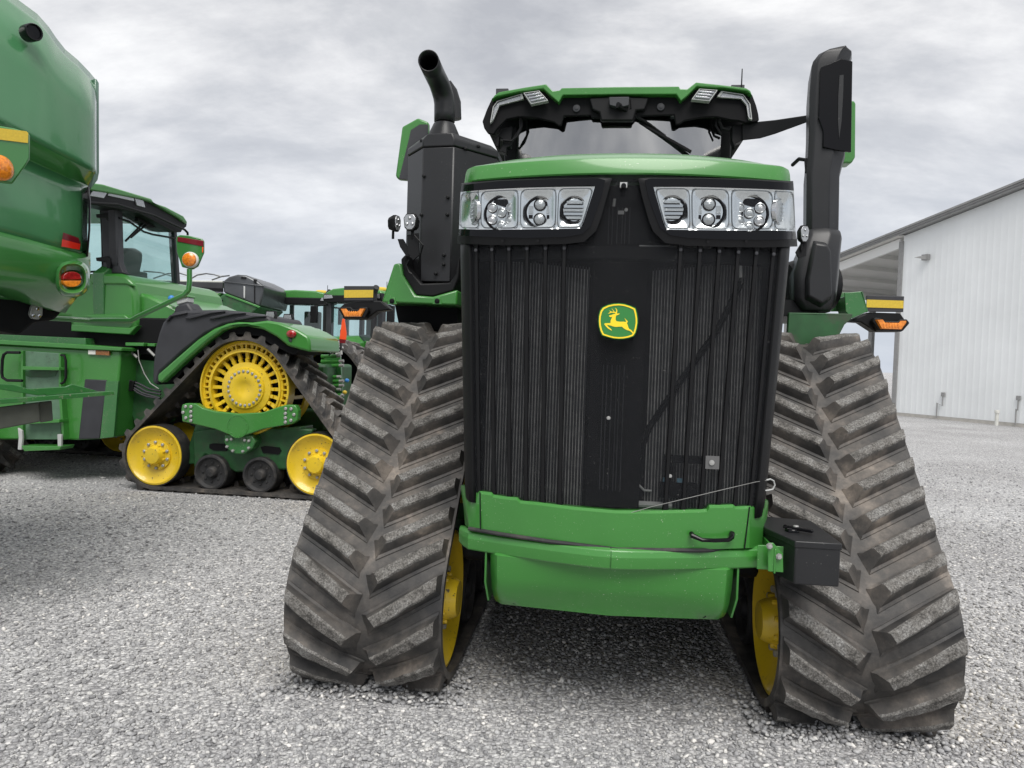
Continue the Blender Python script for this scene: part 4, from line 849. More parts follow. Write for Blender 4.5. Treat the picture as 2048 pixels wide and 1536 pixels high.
for x, y in ((1135, 125), (1262, 145)):
    m = MB(); c = ga(230+x/3.657, 600+y/3.657, 'y', .1 if x < 1200 else .6); u = np.array([1, 0, 0]); z = np.array([0, 0, 1]); P_ = [c+u*.06*a_+z*.07*b_ for a_, b_ in ((-.8, 1), (.8, 1), (1, .2), (.5, -1), (-.5, -1), (-1, .2))]
    m.loft([P_, [p+np.array([0, .06, 0]) for p in P_]]); m.cur = 1; m.loft([[c+(p-c)*.85+np.array([0, -.003, 0]) for p in P_], [c+(p-c)*.8+np.array([0, -.01, 0]) for p in P_]]); m.cur = 0; m.tube([c-z*.06, c-z*.13], .012, 6); m.build('work_light', [MT['black'], MT['lampglass']], fg)
# body between tank and track
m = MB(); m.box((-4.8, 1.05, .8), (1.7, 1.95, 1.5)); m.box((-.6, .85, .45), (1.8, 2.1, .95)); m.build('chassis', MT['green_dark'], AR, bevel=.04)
m = MB(); m.box((-5.4, .5, 1.55), (.35, 2.6, 2.0)); m.box((-.55, .6, 1.2), (.3, .9, 1.6)); m.build('underbody', MT['dark'], AR, bevel=.02)
m = MB(); c = ga(310, 790, 'y', .55)
m.loft([[(c[0]+dx*k, .55+.5*(1-k), c[2]+dz*k) for dx, dz in ((-.34, .45), (.1, .42), (.3, .2), (.32, -.2), (.2, -.5), (-.2, -.55), (-.36, -.2))] for k in (.45, .8, 1)]); m.build('gear_housing', MT['green_dark'], AR, bevel=.03)
pr('warning_decal', 'decal', 'y', .50, C4, [(86, 455), (120, 458), (120, 494), (86, 492)], .05, bevel=0); pr('warning_decal', 'decal', 'y', .22, CZ, [(752, 256), (815, 258), (814, 294), (752, 292)], .02, bevel=0)
MT['decal_text'] = simple('decal_text_orange', (.25, .10, .03), .5, noise=.8, nscale=120); pr('warning_decal', 'decal_text', 'y', .22, CZ, [(816, 258), (931, 264), (930, 302), (816, 296)], .02, bevel=0)
for pts in ([(10, 575), (60, 600), (110, 625), (200, 680), (330, 718)], [(30, 570), (90, 598), (150, 625), (230, 670), (335, 690)], [(45, 568), (110, 592), (170, 610), (250, 650), (335, 668)], [(120, 640), (170, 680), (230, 705), (320, 720)]):
    tubeA('hydraulic_hose', 'grey_plastic', pts, .013, .45, C4)
pr('hose_clamp', 'black', 'y', .42, C4, [(105, 590), (140, 592), (125, 665), (95, 668)], .06)
tubeA('brake_line', 'steel', [(168, 365), (175, 440), (215, 540), (260, 610), (320, 650)], .006, .42, C4)
pr('cross_bracket', 'green', 'y', .4, C4, [(75, 310), (210, 313), (208, 338), (75, 335)], .25); pr('cross_bracket', 'green', 'y', .45, C4, [(235, 316), (290, 318), (290, 340), (235, 338)], .2)
for x, y in ((112, 375), (240, 360), (130, 390), (258, 378)):
    m = MB(); c = ga(230+x/3.657, 600+y/3.657, 'y', .45); m.tube([c, c+np.array([.06, 0, -.05])], .016, 8); m.build('hose_fitting', MT['steel'], AR)
# tank with steps
m = MB(); trace(A, 'y', .25, crop(*CZ, [(-500, 190), (0, 210), (725, 248), (1032, 262), (1000, 640), (970, 1000), (850, 1015), (665, 1025), (545, 1022), (200, 1020), (20, 1020), (-500, 1000)]), .75, m); tank = m.build('fuel_tank', MT['green'], AR, bevel=.02)
pr('tank_top', 'green', 'y', .20, CZ, [(-500, 145), (0, 170), (725, 210), (1035, 235), (1035, 265), (725, 250), (0, 208), (-500, 190)], .8, parent=tank, bevel=.008); pr('tank_shelf', 'green_old', 'y', .35, CZ, [(-500, 100), (0, 122), (725, 155), (735, 212), (0, 175), (-500, 150)], .5)
pr('tank_panel', 'grey_plastic', 'y', .235, CZ, [(722, 505), (908, 512), (850, 1012), (668, 1018)], .04, parent=tank, bevel=.01)
pr('tank_side', 'green_old', 'y', .232, CZ, [(905, 520), (1008, 520), (970, 998), (852, 1012)], .03, parent=tank, bevel=.004)
MT['step_green'] = simple('step_panel_dusty_green', (.10, .19, .12), .6, noise=.15, nscale=9, dirt=(.05, .07, .05), dirt_lo=.55, dirt_hi=.75)
st = pr('step_ladder', 'step_green', 'y', .21, CZ, [(180, 262), (515, 285), (520, 580), (520, 1020), (180, 1020)], .05)
for q in ([(178, 262), (195, 262), (195, 1020), (176, 1020)], [(500, 285), (516, 285), (522, 640), (550, 1020), (528, 1020), (500, 640)]): pr('ladder_rail', 'green', 'y', .17, CZ, q, .09, parent=st, bevel=.003)
for q in ([(190, 395), (500, 405), (505, 430), (190, 425)], [(190, 860), (505, 848), (505, 875), (190, 890)]): pr('ladder_step', 'green', 'y', .10, CZ, q, .14, parent=st, bevel=.004)
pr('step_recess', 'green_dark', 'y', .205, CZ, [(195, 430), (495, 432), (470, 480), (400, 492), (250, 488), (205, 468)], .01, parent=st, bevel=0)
pr('ladder_step', 'green', 'y', .08, CZ, [(180, 1072), (522, 1078), (505, 1108), (205, 1120)], .22, parent=st)
for q in ([(150, 920), (185, 945), (190, 1000), (182, 1108), (150, 1106), (158, 1000)], [(488, 975), (522, 975), (520, 1102), (492, 1106)]): pr('step_hanger', 'lightgrey', 'y', .12, CZ, q, .03, parent=st, bevel=.004)
tubeA('grab_rail', 'black', [(170, 278), (60, 276), (32, 295), (20, 340), (15, 450), (22, 490), (60, 515), (190, 518)], .017, .12, CZ); tubeA('grab_rail', 'black', [(520, 300), (548, 302), (562, 345), (562, 490), (548, 530), (520, 542)], .014, .12, CZ)
# cab
xr = ga(237, 415, 'y', .6)[0]
body = pr('cab_body', 'green', 'y', .45, C2, [(-300, 262), (500, 270), (660, 268), (700, 284), (740, 325), (760, 400), (768, 560), (722, 610), (395, 590), (380, 520), (-300, 480)], 2.0, bevel=.06)
pr('body_shoulder', 'green', 'y', .43, C2, [(505, 330), (700, 332), (752, 345), (735, 318), (700, 290), (655, 275), (505, 276)], .05, parent=body, bevel=.02); pr('platform_edge', 'green', 'y', .38, C2, [(398, 555), (560, 565), (722, 575), (768, 560), (722, 612), (395, 592)], .1, parent=body, bevel=.01)
pr('engine_cover', 'green', 'y', .55, C2, [(762, 372), (830, 392), (1000, 470), (1010, 560), (960, 600), (770, 590)], 1.8, bevel=.04)
pr('arm_rest_panel', 'green', 'y', .36, C2, [(455, 510), (530, 498), (690, 500), (722, 525), (560, 530)], .1, bevel=.01)
pr('cab_pillar', 'grey_plastic', 'y', .56, C3, [(160, 318), (330, 345), (345, 890), (385, 985), (420, 1010), (190, 1002), (182, 900)], .10, bevel=.01)
pr('side_window', 'cyan_blind', 'y', .60, C3, [(-40, 300), (165, 320), (168, 980), (-40, 990)], .01, bevel=0); tubeA('window_seal', 'black', [(40, 318), (160, 322), (175, 600), (182, 930), (160, 985), (40, 992)], .013, .585, C3)
gp = [(335, 350), (560, 385), (915, 590), (950, 1150), (905, 1185), (840, 1200), (700, 1165), (590, 1120), (380, 980), (350, 890)]
pr('rear_window', 'cyan_blind', 'x', xr, C3, gp, .006, bevel=0)
m = MB(); o = crop(*C3, gp); c = (sum(p[0] for p in o)/len(o), sum(p[1] for p in o)/len(o)); ou = [(c[0]+(x-c[0])*1.10, c[1]+(y-c[1])*1.07) for x, y in o]
a = [ga(x, y, 'x', xr+.03) for x, y in o]; b = [ga(x, y, 'x', xr+.03) for x, y in ou]; d = np.array([-.09, 0, 0]); m.loft([a, b, [p+d for p in b], [p+d for p in a], a], caps=False); m.build('window_frame', MT['grey_plastic'], AR, bevel=.004)
m = MB(); trace(A, 'x', xr-.05, crop(*C3, [(190, 1000), (330, 900), (380, 985), (590, 1130), (840, 1215), (950, 1165), (960, 1500), (700, 1600), (200, 1500)]), -.15, m); m.build('cab_rear_wall', MT['green_old'], AR, bevel=.01)
seat = [(372, 830), (400, 775), (450, 748), (540, 750), (605, 792), (600, 880), (580, 980), (548, 1075), (470, 1065), (375, 950)]
pr('driver_seat', 'seat', 'x', xr-.7, C3, seat, -.25, bevel=.05)
m = MB(); m.box((xr-1.75, .62, 2.2), (xr-1.68, 2.4, 2.5)); m.box((xr-1.7, .6, 1.9), (xr-.1, 2.4, 2.15)); m.box((xr-1.2, 1.9, 2.2), (xr-.8, 2.3, 2.75)); m.build('cab_floor', MT['seat'], AR, bevel=.02)
m = MB(); m.grid([[(xr-1.9, 1.97, z), (xr-.08, 1.97, z)] for z in (2.2, 3.4)]); m.build('side_window', MT['cyan_blind'], AR)
for yy in (.62, 1.95): m = MB(); m.box((xr-1.95, yy-.05, 1.9), (xr-1.83, yy+.05, 3.4)); m.build('cab_pillar', MT['grey_plastic'], AR)
rf = pr('cab_roof', 'green', 'x', xr+.20, C3, [(-250, 40), (40, 80), (100, 84), (190, 96), (680, 242), (712, 285), (830, 325), (1010, 420), (1050, 480), (1046, 505), (960, 440), (700, 292), (600, 252), (230, 182), (40, 152), (-250, 110)], -1.9, bevel=.015)
pr('roof_visor', 'black', 'x', xr+.16, C3, [(-250, 108), (40, 150), (230, 180), (600, 250), (700, 290), (960, 440), (1046, 500), (1040, 530), (1000, 560), (985, 588), (900, 578), (700, 470), (560, 395), (330, 342), (40, 300), (-250, 270)], -.35, bevel=.01)
for q in ([(78, 160), (236, 175), (196, 240), (55, 215)], [(242, 181), (505, 236), (506, 270), (236, 212)], [(512, 236), (600, 258), (622, 336), (532, 312)]): pr('roof_light', 'lampglass', 'x', xr+.175, C3, q, -.02, bevel=.006)
tubeA('roof_rail', 'black', [(-50, 270), (50, 283), (330, 300), (560, 372), (700, 410), (1020, 560), (1050, 590), (1052, 618)], .016, xr+.22, C3, ax='x')
for pts in ([(612, 482), (560, 530), (415, 676)], [(730, 455), (590, 540), (470, 640)], [(345, 440), (450, 475), (600, 580), (700, 610), (935, 650)]): tubeA('wiper', 'black', pts, .013, xr+.02, C3, ax='x')
pr('wiper_motor', 'black', 'x', xr+.03, C3, [(540, 395), (760, 480), (730, 540), (660, 540), (600, 490), (545, 470)], -.06)
for y0 in (390, 835): pr('door_hinge', 'black', 'y', .52, C3, [(108, y0+10), (205, y0), (232, y0-5), (262, y0+20), (258, y0+120 if y0 > 500 else y0+75), (225, y0+125 if y0 > 500 else y0+78), (210, y0+50), (115, y0+45)], .06)
m = MB(); c = ga(170+885/5.12, 350+1265/5.12, 'y', .5); m.sphere(c, .04, 12); m.build('blue_cap', MT['blue'], AR)
pr('filler_cone', 'grey_plastic', 'y', .55, C3, [(935, 1330), (1045, 1300), (1110, 1390), (1100, 1440), (880, 1440), (890, 1395)], .25, bevel=.03); pr('filler_neck', 'lightgrey', 'y', .58, C3, [(930, 1268), (1040, 1248), (1045, 1302), (938, 1330)], .15, bevel=.01); pr('filler_cap', 'green', 'y', .56, C3, [(905, 1258), (1030, 1225), (1040, 1248), (925, 1280)], .2, bevel=.01)
# rear coupler stack, hitch and slow-vehicle emblem
CS = (600, 640, 6.98)
cs = pr('coupler_plate', 'green_old', 'y', 1.3, CS, [(300, 670), (470, 665), (465, 765), (300, 762)], .12)
pr('coupler_bracket', 'green_old', 'y', 1.38, CS, [(330, 480), (560, 480), (590, 1000), (560, 1240), (480, 1240), (440, 1100), (330, 1020)], .04)
for i, y in enumerate((510, 580, 640, 800, 860, 920, 975, 1055, 1120)):
    m = MB(); a = ga(600+(300 if i < 7 else 440)/6.98, 640+y/6.98, 'y', 1.28); b = ga(600+(610 if i % 3 else 570)/6.98, 640+(y-8)/6.98, 'y', 1.28); v = b-a
    m.tube([a, a+v*.12, a+v*.13, a+v*.5, a+v*.51, a+v*.8], [.028, .028, .018, .018, .024, .024], 10); m.cur = 1; m.tube([a+v*.8, b], .02, 10); m.build('hydraulic_coupler', [MT['green'], MT['steel']], cs)
for (x, y), mt in (((230, 630), 'tape'), ((625, 1010), 'tape'), ((655, 845), 'blue')):
    m = MB(); m.sphere(ga(600+x/6.98, 640+y/6.98, 'y', 1.2), .03, 10, (1, 1, .9)); m.build('coupler_cap', MT[mt], cs)
tubeA('hydraulic_hose', 'lightgrey', [(145, 350), (220, 325), (350, 330), (520, 380)], .012, 1.2, CS); tubeA('hydraulic_hose', 'black', [(350, 440), (355, 400), (420, 390), (450, 450), (400, 500)], .008, 1.2, CS); tubeA('hydraulic_hose', 'lightgrey', [(445, 1190), (500, 1110), (590, 1040)], .010, 1.1, CS)
m = MB()
for k in range(9): c = ga(600+(480+25*(k % 5))/6.98, 640+(350+22*(k*5 % 7))/6.98, 'y', 1.22); m.tube([c, c+np.array([.05*math.cos(k*2), 0, .05*math.sin(k*2)])], .012+.003*(k % 3), 8)
m.build('valve_cluster', MT['lightgrey'], AR)
pr('hitch_arm', 'black', 'y', .75, CS, [(25, 430), (130, 440), (135, 700), (20, 660)], .12); tubeA('lift_rod', 'steel', [(270, 690), (262, 760), (250, 900)], .016, 1.1, CS)
C5 = (500, 550, 5.12)
em = pr('slow_vehicle_emblem', 'orange_red', 'y', .9, C5, [(945, 448), (965, 448), (986, 600), (980, 663), (915, 655), (925, 580)], .02, bevel=.002); pr('emblem_base', 'darkred', 'y', .9, C5, [(915, 655), (981, 663), (972, 700), (917, 696)], .02, parent=em, bevel=0)
pr('emblem_post', 'grey_plastic', 'y', .95, C5, [(920, 560), (935, 560), (932, 760), (918, 760)], .04)

# ------------------------------------------------------------------ harvester at the left edge
K = Frame(-2.53, 4.40, -55, base=(-2.0, 1.2, 0)); WF = Frame(0, 0, 0)
KR = root('combine_harvester', K, 'rear corner of a big green combine cut off by the left edge, red tail light', 'combine harvester')
def w2k(p): return K.B @ (np.array(p)-K.o)
MT['green_k'] = simple('green_combine_panel', (.058, .20, .082), .26, coat=1, noise=.08, nscale=1.5)
MT['green_k2'] = simple('green_combine_lower', (.042, .19, .042), .28, coat=.9, noise=.06, nscale=2)
top = [(-260, -170), (-150, -105), (-60, -60), (0, -28), (37, 0), (75, 28), (98, 54), (112, 75), (130, 98), (156, 120), (180, 145), (189, 156), (193, 164)]
dep = [0, 0, 0, .0, .004, .012, .02, .028, .04, .065, .10, .125, .16]
m = MB(); rows = []
for j in range(15):
    v = j/14; row = []
    for (x, y), d in zip(top, dep):
        yb = 281+(x-62)*.508; yy = y*(1-v)+yb*v; q = K.at(x, yy, 'y', 0); q = K.at(x, yy, 'y', d+.22*max(0, 1-v*2.2)**2.2 + .03*(1-v)); row.append(q)
    q = row[-1]; row += [(q[0]+.006, q[1]+.05, q[2]), (q[0]-.05, q[1]+.4, q[2])]
    rows.append(row)
m.grid(rows)
up = m.build('upper_panel', MT['green_k'], KR, smooth=50, solid=.01)
# recessed shoulder and lower panel
def krow(pts, d0, dd): return [K.at(x, y, 'y', d0+e*dd) for (x, y), e in zip(pts, (0, 0, 0, .0, .15, .45, 1))]
xs1 = [-260, -100, 0, 60, 130, 172, 190]
L1 = [(x, 281+(x-62)*.508) for x in xs1]; xs2 = [-260, -100, 0, 60, 120, 160, 176]
L2 = [(x, 319+(x-60)*.45) for x in xs2]
xs3 = [-260, -100, 0, 60, 125, 165, 178]; L3 = [(x, 452+(x-0)*.30-14) for x in xs3]
xs4 = [-260, -100, 0, 60, 125, 160, 174]; L4 = [(x, 466+x*.262) for x in xs4]
m = MB(); m.grid([krow(L1, .0, .16), krow([( (a[0]*.4+b[0]*.6), a[1]*.4+b[1]*.6) for a, b in zip(L1, L2)], .07, .14), krow(L2, .13, .12), krow([(x, y+3) for x, y in L2], .128, .12)]); m.build('shoulder_recess', MT['green_k2'], KR, smooth=40)
m = MB(); rows = [krow([(x, y+3) for x, y in L2], .128, .12)]
for t in (.2, .45, .7, .9): rows.append(krow([(a[0]*(1-t)+b[0]*t, a[1]*(1-t)+b[1]*t) for a, b in zip(L2, L4)], .128-.02*math.sin(t*math.pi), .12))
rows.append(krow(L4, .125, .12)); m.grid(rows + []); lp = m.build('lower_panel', MT['green_k'], KR, smooth=50, solid=.01)
xs5 = [-260, -100, 0, 60, 125, 165, 181]
bulge = [[(x, 469+x*.262) for x in xs5], [(x, 474+x*.265) for x in xs5], [(x, 500+x*.24) for x in xs5], [(x*.99, 535+x*.16) for x in xs5], [(x*.93, 562+x*.12) for x in xs5], [(x*.85, 574+x*.12) for x in xs5], [(x*.72, 590+x*.20) for x in xs5], [(x*.55, 592+x*.2) for x in xs5]]
m = MB(); bulge.insert(0, [(x, 458+x*.262) for x in xs5]); m.grid([krow(b_, d, .16) for b_, d in zip(bulge, (.15, .10, .085, .09, .11, .16, .24, .40, .8))]); m.build('rear_bumper_panel', MT['green_k2'], KR, smooth=50)
m = MB(); m.loft([[K.at(x, y, 'y', .11) for x, y in ((176, 374), (179, 404), (178.5, 459), (174, 513))], [K.at(x+2.5, y, 'y', .13) for x, y in ((176, 374), (179, 404), (178.5, 459), (174, 513))], [K.at(x+2.5, y, 'y', .5) for x, y in ((176, 374), (179, 404), (178.5, 459), (174, 513))]], close=False, caps=False); m.build('edge_trim', MT['black_gloss'], KR, solid=.006)
m = MB(); m.prism([K.at(x, y, 'y', .30) for x, y in ((190, 156), (194, 158), (198.5, 166), (199, 345), (196, 360), (180, 380), (186, 350), (190, 340))], (0, 1.4, 0)); m.build('side_shield', simple('pale_side_shield', (.12, .22, .16), .3, coat=.8), KR, bevel=.006)
m = MB(); m.box((-2.9, .5, 1.9), (-.10, 2.4, 3.6)); m.box((-3.6, .3, 1.2), (-1.2, 2.0, 2.0)); m.build('combine_body', MT['green_old'], KR, bevel=.06)
m = MB(); c = K.at(64.5, 65, 'y', -.02); m.lathe(c, (.05, -1, -.1), [(.047, -.05), (.047, .02), (.043, .028), (.036, .026), (.034, .014), (.0, .012)], n=32); m.build('rear_camera', MT['black_gloss'], up)
for q, mt in (([(127, 465), (161, 477), (161, 488), (125, 478.5)], 'darkred'), ([(125, 478.5), (161, 488), (159.5, 499.5), (123.5, 493)], 'red')):
    m = MB(); pts = [K.at(x, y, 'y', .105+(.07 if x > 150 else 0)) for x, y in q]; m.prism(pts, (0, .004, 0)); m.build('rear_reflector', MT[mt], lp, label='bright red reflector' if mt == 'red' else 'dark red reflector')
# tail light in its bulged surround
Z4 = (0, 240, 3.659)
def ell(cx, cy, rx, ry, n=28, p=2.6): return [(cx+rx*math.copysign(abs(math.cos(a))**(2/p), math.cos(a)), cy+ry*math.copysign(abs(math.sin(a))**(2/p), math.sin(a))) for a in [2*math.pi*k/n for k in range(n)]]
m = MB(); rg = []
for rx, ry, d in ((128, 136, .16), (118, 124, .09), (100, 108, .065), (92, 98, .075), (84, 88, .09), (80, 62, .12)): rg.append([K.at(x, y, 'y', d) for x, y in crop(*Z4, ell(530, 1160, rx, ry))])
m.loft(rg, caps=False); tl = m.build('tail_light_surround', MT['green_k2'], KR, smooth=50)
E_ = ell(518, 1166, 80, 60, p=2.2); m = MB()
for half, cur in ((0, 0), (1, 1)):
    h = [q for q in E_ if (q[1] <= 1172) == (half == 0)]; h.sort(key=lambda q: q[0]); h = h + [(h[-1][0], 1172), (h[0][0], 1172)]
    P_ = [K.at(x, y, 'y', .10) for x, y in crop(*Z4, h)]; c = sum(P_)/len(P_); m.cur = cur; m.loft([P_, [c+(p-c)*.8+np.array([0, -.018, 0]) for p in P_]])
m.build('tail_light', [MT['redlens'], MT['orange']], tl, bevel=.002, label='red over amber oval tail light')
m = MB(); m.prism([K.at(x, y, 'y', .5) for x, y in crop(*Z4, [(235, 1355), (315, 1358), (312, 1430), (285, 1460), (235, 1452), (218, 1420)])], (0, .03, 0)); so_ = m.build('socket_plate', MT['steel'], KR, bevel=.004)
m = MB()
for x, y in ((272, 1382), (240, 1430), (285, 1432)): m.lathe(K.at(x/3.659, 240+y/3.659, 'y', .5), (0, -1, 0), [(.012, 0), (.01, .008), (0, .01)], n=10)
m.build('socket_bolt', MT['chrome2'], so_)
m = MB(); m.prism([K.at(x, y, 'y', .55) for x, y in ((-80, 575), (0, 578), (70, 594), (131, 617), (110, 640), (70, 645), (40, 670), (0, 662), (-80, 660))], (0, .9, 0)); m.build('axle_frame', MT['dark'], KR, bevel=.02)
# spreader shelf with rubber curtains
def kz(x, y, d): return K.at(x/4.265, 640+y/4.265, 'y', d)
m = MB(); m.loft([[kz(x, y, d) for x, y, d in ((-900, 740, -.05), (-900, 790, -.05), (-900, 770, .6), (-900, 735, .6))], [kz(x, y, d) for x, y, d in ((972, 606, -.05), (980, 640, -.05), (850, 615, .06), (845, 608, .06))]]); sh = m.build('spreader_shelf', MT['green_old'], KR, bevel=.006)
for q in ([(-100, 540), (110, 550), (420, 634), (330, 645), (-100, 575)], [(250, 588), (565, 570), (620, 548), (840, 608), (400, 645)]): m = MB(); m.prism([kz(x, y, .02) for x, y in q], (0, .02, 0)); m.build('shelf_plate', MT['green_old'], sh, bevel=.003)
for q, d in (([(-600, 770), (0, 742), (335, 700), (347, 868), (0, 932), (-600, 1050)], .0), ([(330, 700), (445, 688), (456, 858), (345, 878)], .03)): m = MB(); m.prism([kz(x, y, d) for x, y in q], (0, .012, 0)); m.build('rubber_curtain', MT['rubber_green'] if 'rubber_green' in MT else MT.setdefault('rubber_green', simple('dusty_curtain', (.07, .075, .062), .75, noise=.2)), sh, bevel=.01)
# near outrigger lamp board
m = MB(); q = [(-70, 262), (0, 251), (30, 256), (56, 264), (61.5, 271), (61, 318), (53, 331), (26, 368), (-20, 362), (-70, 330)]; m.prism([K.at(x, y, 'y', -.22) for x, y in q], (0, .03, 0)); pl = m.build('lamp_board', MT['green_k2'], KR, bevel=.01)
m = MB(); m.prism([K.at(x, y, 'y', -.225) for x, y in ((-60, 250), (0, 256), (53, 262.5), (56.5, 266), (56, 286), (-60, 272))], (0, .004, 0)); m.build('reflective_strip', MT['tape'], pl)
m = MB(); c = K.at(-2, 336, 'y', -.22); m.lathe(c, (.2, -1, 0), [(.066, -.0), (.064, .02), (.05, .035), (.03, .042), (0, .044)], n=32); m.build('amber_lamp', MT['orange'], pl)
m = MB(); c = K.at(0, 310, 'y', -.19); m.tube([c, c+np.array([0, .35, 0])], .03, 8); m.build('board_bracket', MT['black'], KR)
# far outrigger: tube arm with lamp board
DY = 5.6
arm = [w2k(WF.at(x, y, 'y', d)) for x, y, d in ((60, 632, 5.3), (98, 636, 5.4), (180, 641, DY), (262, 641, DY), (275, 634, DY), (368, 590, DY), (377, 580, DY), (379, 565, DY), (379, 538, DY))]
m = MB(); m.tube(arm, .020, 12); ar = m.build('outrigger_arm', MT['green_k2'], KR)
q = crop(*C3, [(940, 625), (975, 612), (1060, 620), (1195, 650), (1216, 678), (1215, 795), (1155, 935), (1100, 968), (990, 942), (938, 790), (930, 650)]); m = MB(); P_ = [w2k(WF.at(x, y, 'y', DY+.05)) for x, y in q]; m.prism(P_, w2k(WF.o+np.array([0, DY+.02, 0]))-w2k(np.array([0, DY, 0]))); b2 = m.build('lamp_board', MT['green_k2'], KR, bevel=.006)
def brd(q, d, th, name, mt, cr_=C3): m = MB(); m.prism([w2k(WF.at(x, y, 'y', DY+d)) for x, y in crop(*cr_, q)], w2k([0, th, 0])-w2k([0, 0, 0])); return m.build(name, MT[mt], b2, bevel=.002)
brd([(948, 632), (1212, 672), (1212, 732), (944, 680)], .045, .005, 'reflective_strip', 'darkred'); brd([(1199, 735), (1211, 737), (1208, 797), (1197, 792)], .045, .005, 'side_reflector', 'orange_red')
c = Vector(w2k(WF.at(170+1075/5.12, 350+868/5.12, 'y', DY))); dv_ = Vector(w2k([0, -1, 0])-w2k([0, 0, 0])); m = MB(); m.lathe(c, dv_, [(.062, -.02), (.062, .0), (.055, .006), (.0, .006)], n=24); m.build('lamp_gasket', MT['decal'], b2); m = MB(); m.lathe(c+dv_*.004, dv_, [(.053, 0), (.05, .02), (.03, .032), (0, .034)], n=24); m.build('amber_lamp', MT['orange'], b2)
# rear wheels of the harvester (standing outside the frame)
for yy in (.4, 1.9):
    m = MB(); m.lathe((-3.0, yy, .78), (0, 1, 0), [(.42, 0), (.74, .02), (.78, .12), (.78, .42), (.74, .52), (.42, .54)], n=32)
    for k in range(20):
        a = 2*math.pi*k/20; dr = np.array([math.cos(a), 0, math.sin(a)]); c = np.array([-3.0, yy+.27, .78]); m.bar(c+dr*.78-np.array([0, .24, 0]), c+dr*.78, .06, .05, up=tuple(dr))
    m.cur = 1; m.lathe((-3.0, yy+.05, .78), (0, 1, 0), [(.43, -.02), (.4, .1), (.2, .15), (.0, .15)], n=24); m.build('wheel', [MT['rubber_plain'], MT['yellow']], KR)

# ------------------------------------------------------------------ grain cart far behind
G = Frame(-9.5, 20.5, 0, base=(0, 1.5, 0)); GY = 0.
GRt = root('grain_cart', G, 'grain cart with black sides and rolled tarp over bows, standing beyond the side-on tractor', 'grain cart')
def pg(name, mt, d, pts, dep, bevel=.01, parent=GRt, cr_=C3): m = MB(); trace(G, 'y', d, crop(*cr_, pts), dep, m); return m.build(name, MT[mt], parent, bevel=bevel)
MT['cart_black'] = simple('cart_black_panel', (.03, .03, .032), .4, noise=.3, nscale=2); MT['cart_grey'] = simple('cart_dark_metal', (.085, .09, .095), .32, metal=.4, noise=.25, nscale=1.5)
pg('cart_side', 'cart_black', .0, [(300, 1070), (955, 1090), (1410, 1100), (1412, 1205), (1000, 1165), (300, 1130)], .05); pg('cart_side_rail', 'dark', -.03, [(300, 1110), (1410, 1160), (1410, 1185), (300, 1128)], .03)
pg('cart_end', 'cart_grey', .0, [(1412, 1085), (1470, 1042), (1560, 1018), (1650, 1025), (1760, 1080), (1832, 1135), (1815, 1250), (1790, 1345), (1440, 1212), (1414, 1202)], 2.4, bevel=.05)
pg('end_flange', 'cart_grey', -.04, [(1412, 1083), (1832, 1133), (1832, 1143), (1412, 1095)], .05); pg('end_window', 'lightgrey', -.03, [(1622, 1135), (1640, 1140), (1638, 1265), (1622, 1255)], .02, bevel=.02); pg('end_brace', 'black', -.03, [(1730, 1135), (1738, 1136), (1738, 1320), (1730, 1318)], .03, bevel=0)
pg('corner_box', 'black', -.05, [(1725, 1065), (1752, 1068), (1752, 1110), (1728, 1105)], .1, bevel=0); pg('hatch', 'black', -.03, [(1600, 1040), (1650, 1048), (1640, 1065), (1595, 1060)], .05, bevel=0)
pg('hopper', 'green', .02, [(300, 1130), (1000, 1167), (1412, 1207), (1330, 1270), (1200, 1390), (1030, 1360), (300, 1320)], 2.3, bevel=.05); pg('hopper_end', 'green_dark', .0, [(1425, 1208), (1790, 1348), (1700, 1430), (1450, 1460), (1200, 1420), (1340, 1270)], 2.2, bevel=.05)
pg('hopper_rim', 'green', -.04, [(1440, 1212), (1792, 1345), (1780, 1362), (1430, 1228)], .06); pg('reflective_strip', 'tape', -.02, [(1252, 1212), (1355, 1216), (1353, 1232), (1250, 1228)], .01, bevel=0)
pg('tarp', 'decal', .3, [(300, 1060), (955, 1075), (1405, 1082), (1405, 1100), (955, 1092), (300, 1075)], 1.8); pg('light_box', 'black', -.1, [(1320, 1265), (1400, 1275), (1395, 1300), (1325, 1298)], .3)
for pts in ([(700, 1060), (850, 1010), (960, 1003), (1052, 1030)], [(1090, 1060), (1150, 1025), (1240, 1010), (1320, 1020), (1395, 1042)], [(1300, 1075), (1400, 1040), (1480, 1030)], [(600, 985), (780, 1000), (960, 1060)]):
    m = MB(); m.tube([G.at(x, y, 'y', .6) for x, y in crop(*C3, pts)], .022, 6); m.build('tarp_bow', MT['cart_grey'], GRt)
for y in (1005, 1025, 1050): m = MB(); m.tube([G.at(x, yy, 'y', 1.2) for x, yy in crop(*C3, [(955, y-15), (1420, y+22)])], .006, 5); m.build('tarp_cord', MT['lightgrey'], GRt)
for xx in (-4.2, -.2):
    m = MB(); m.lathe((xx, .2, .9), (0, 1, 0), [(.45, 0), (.86, .03), (.9, .15), (.9, .6), (.86, .7), (.45, .72)], n=24); m.build('wheel', MT['rubber_plain'], GRt)
m = MB(); m.box((-5, .5, .7), (.6, 1.6, 1.5)); m.build('cart_frame', MT['green_dark'], GRt)

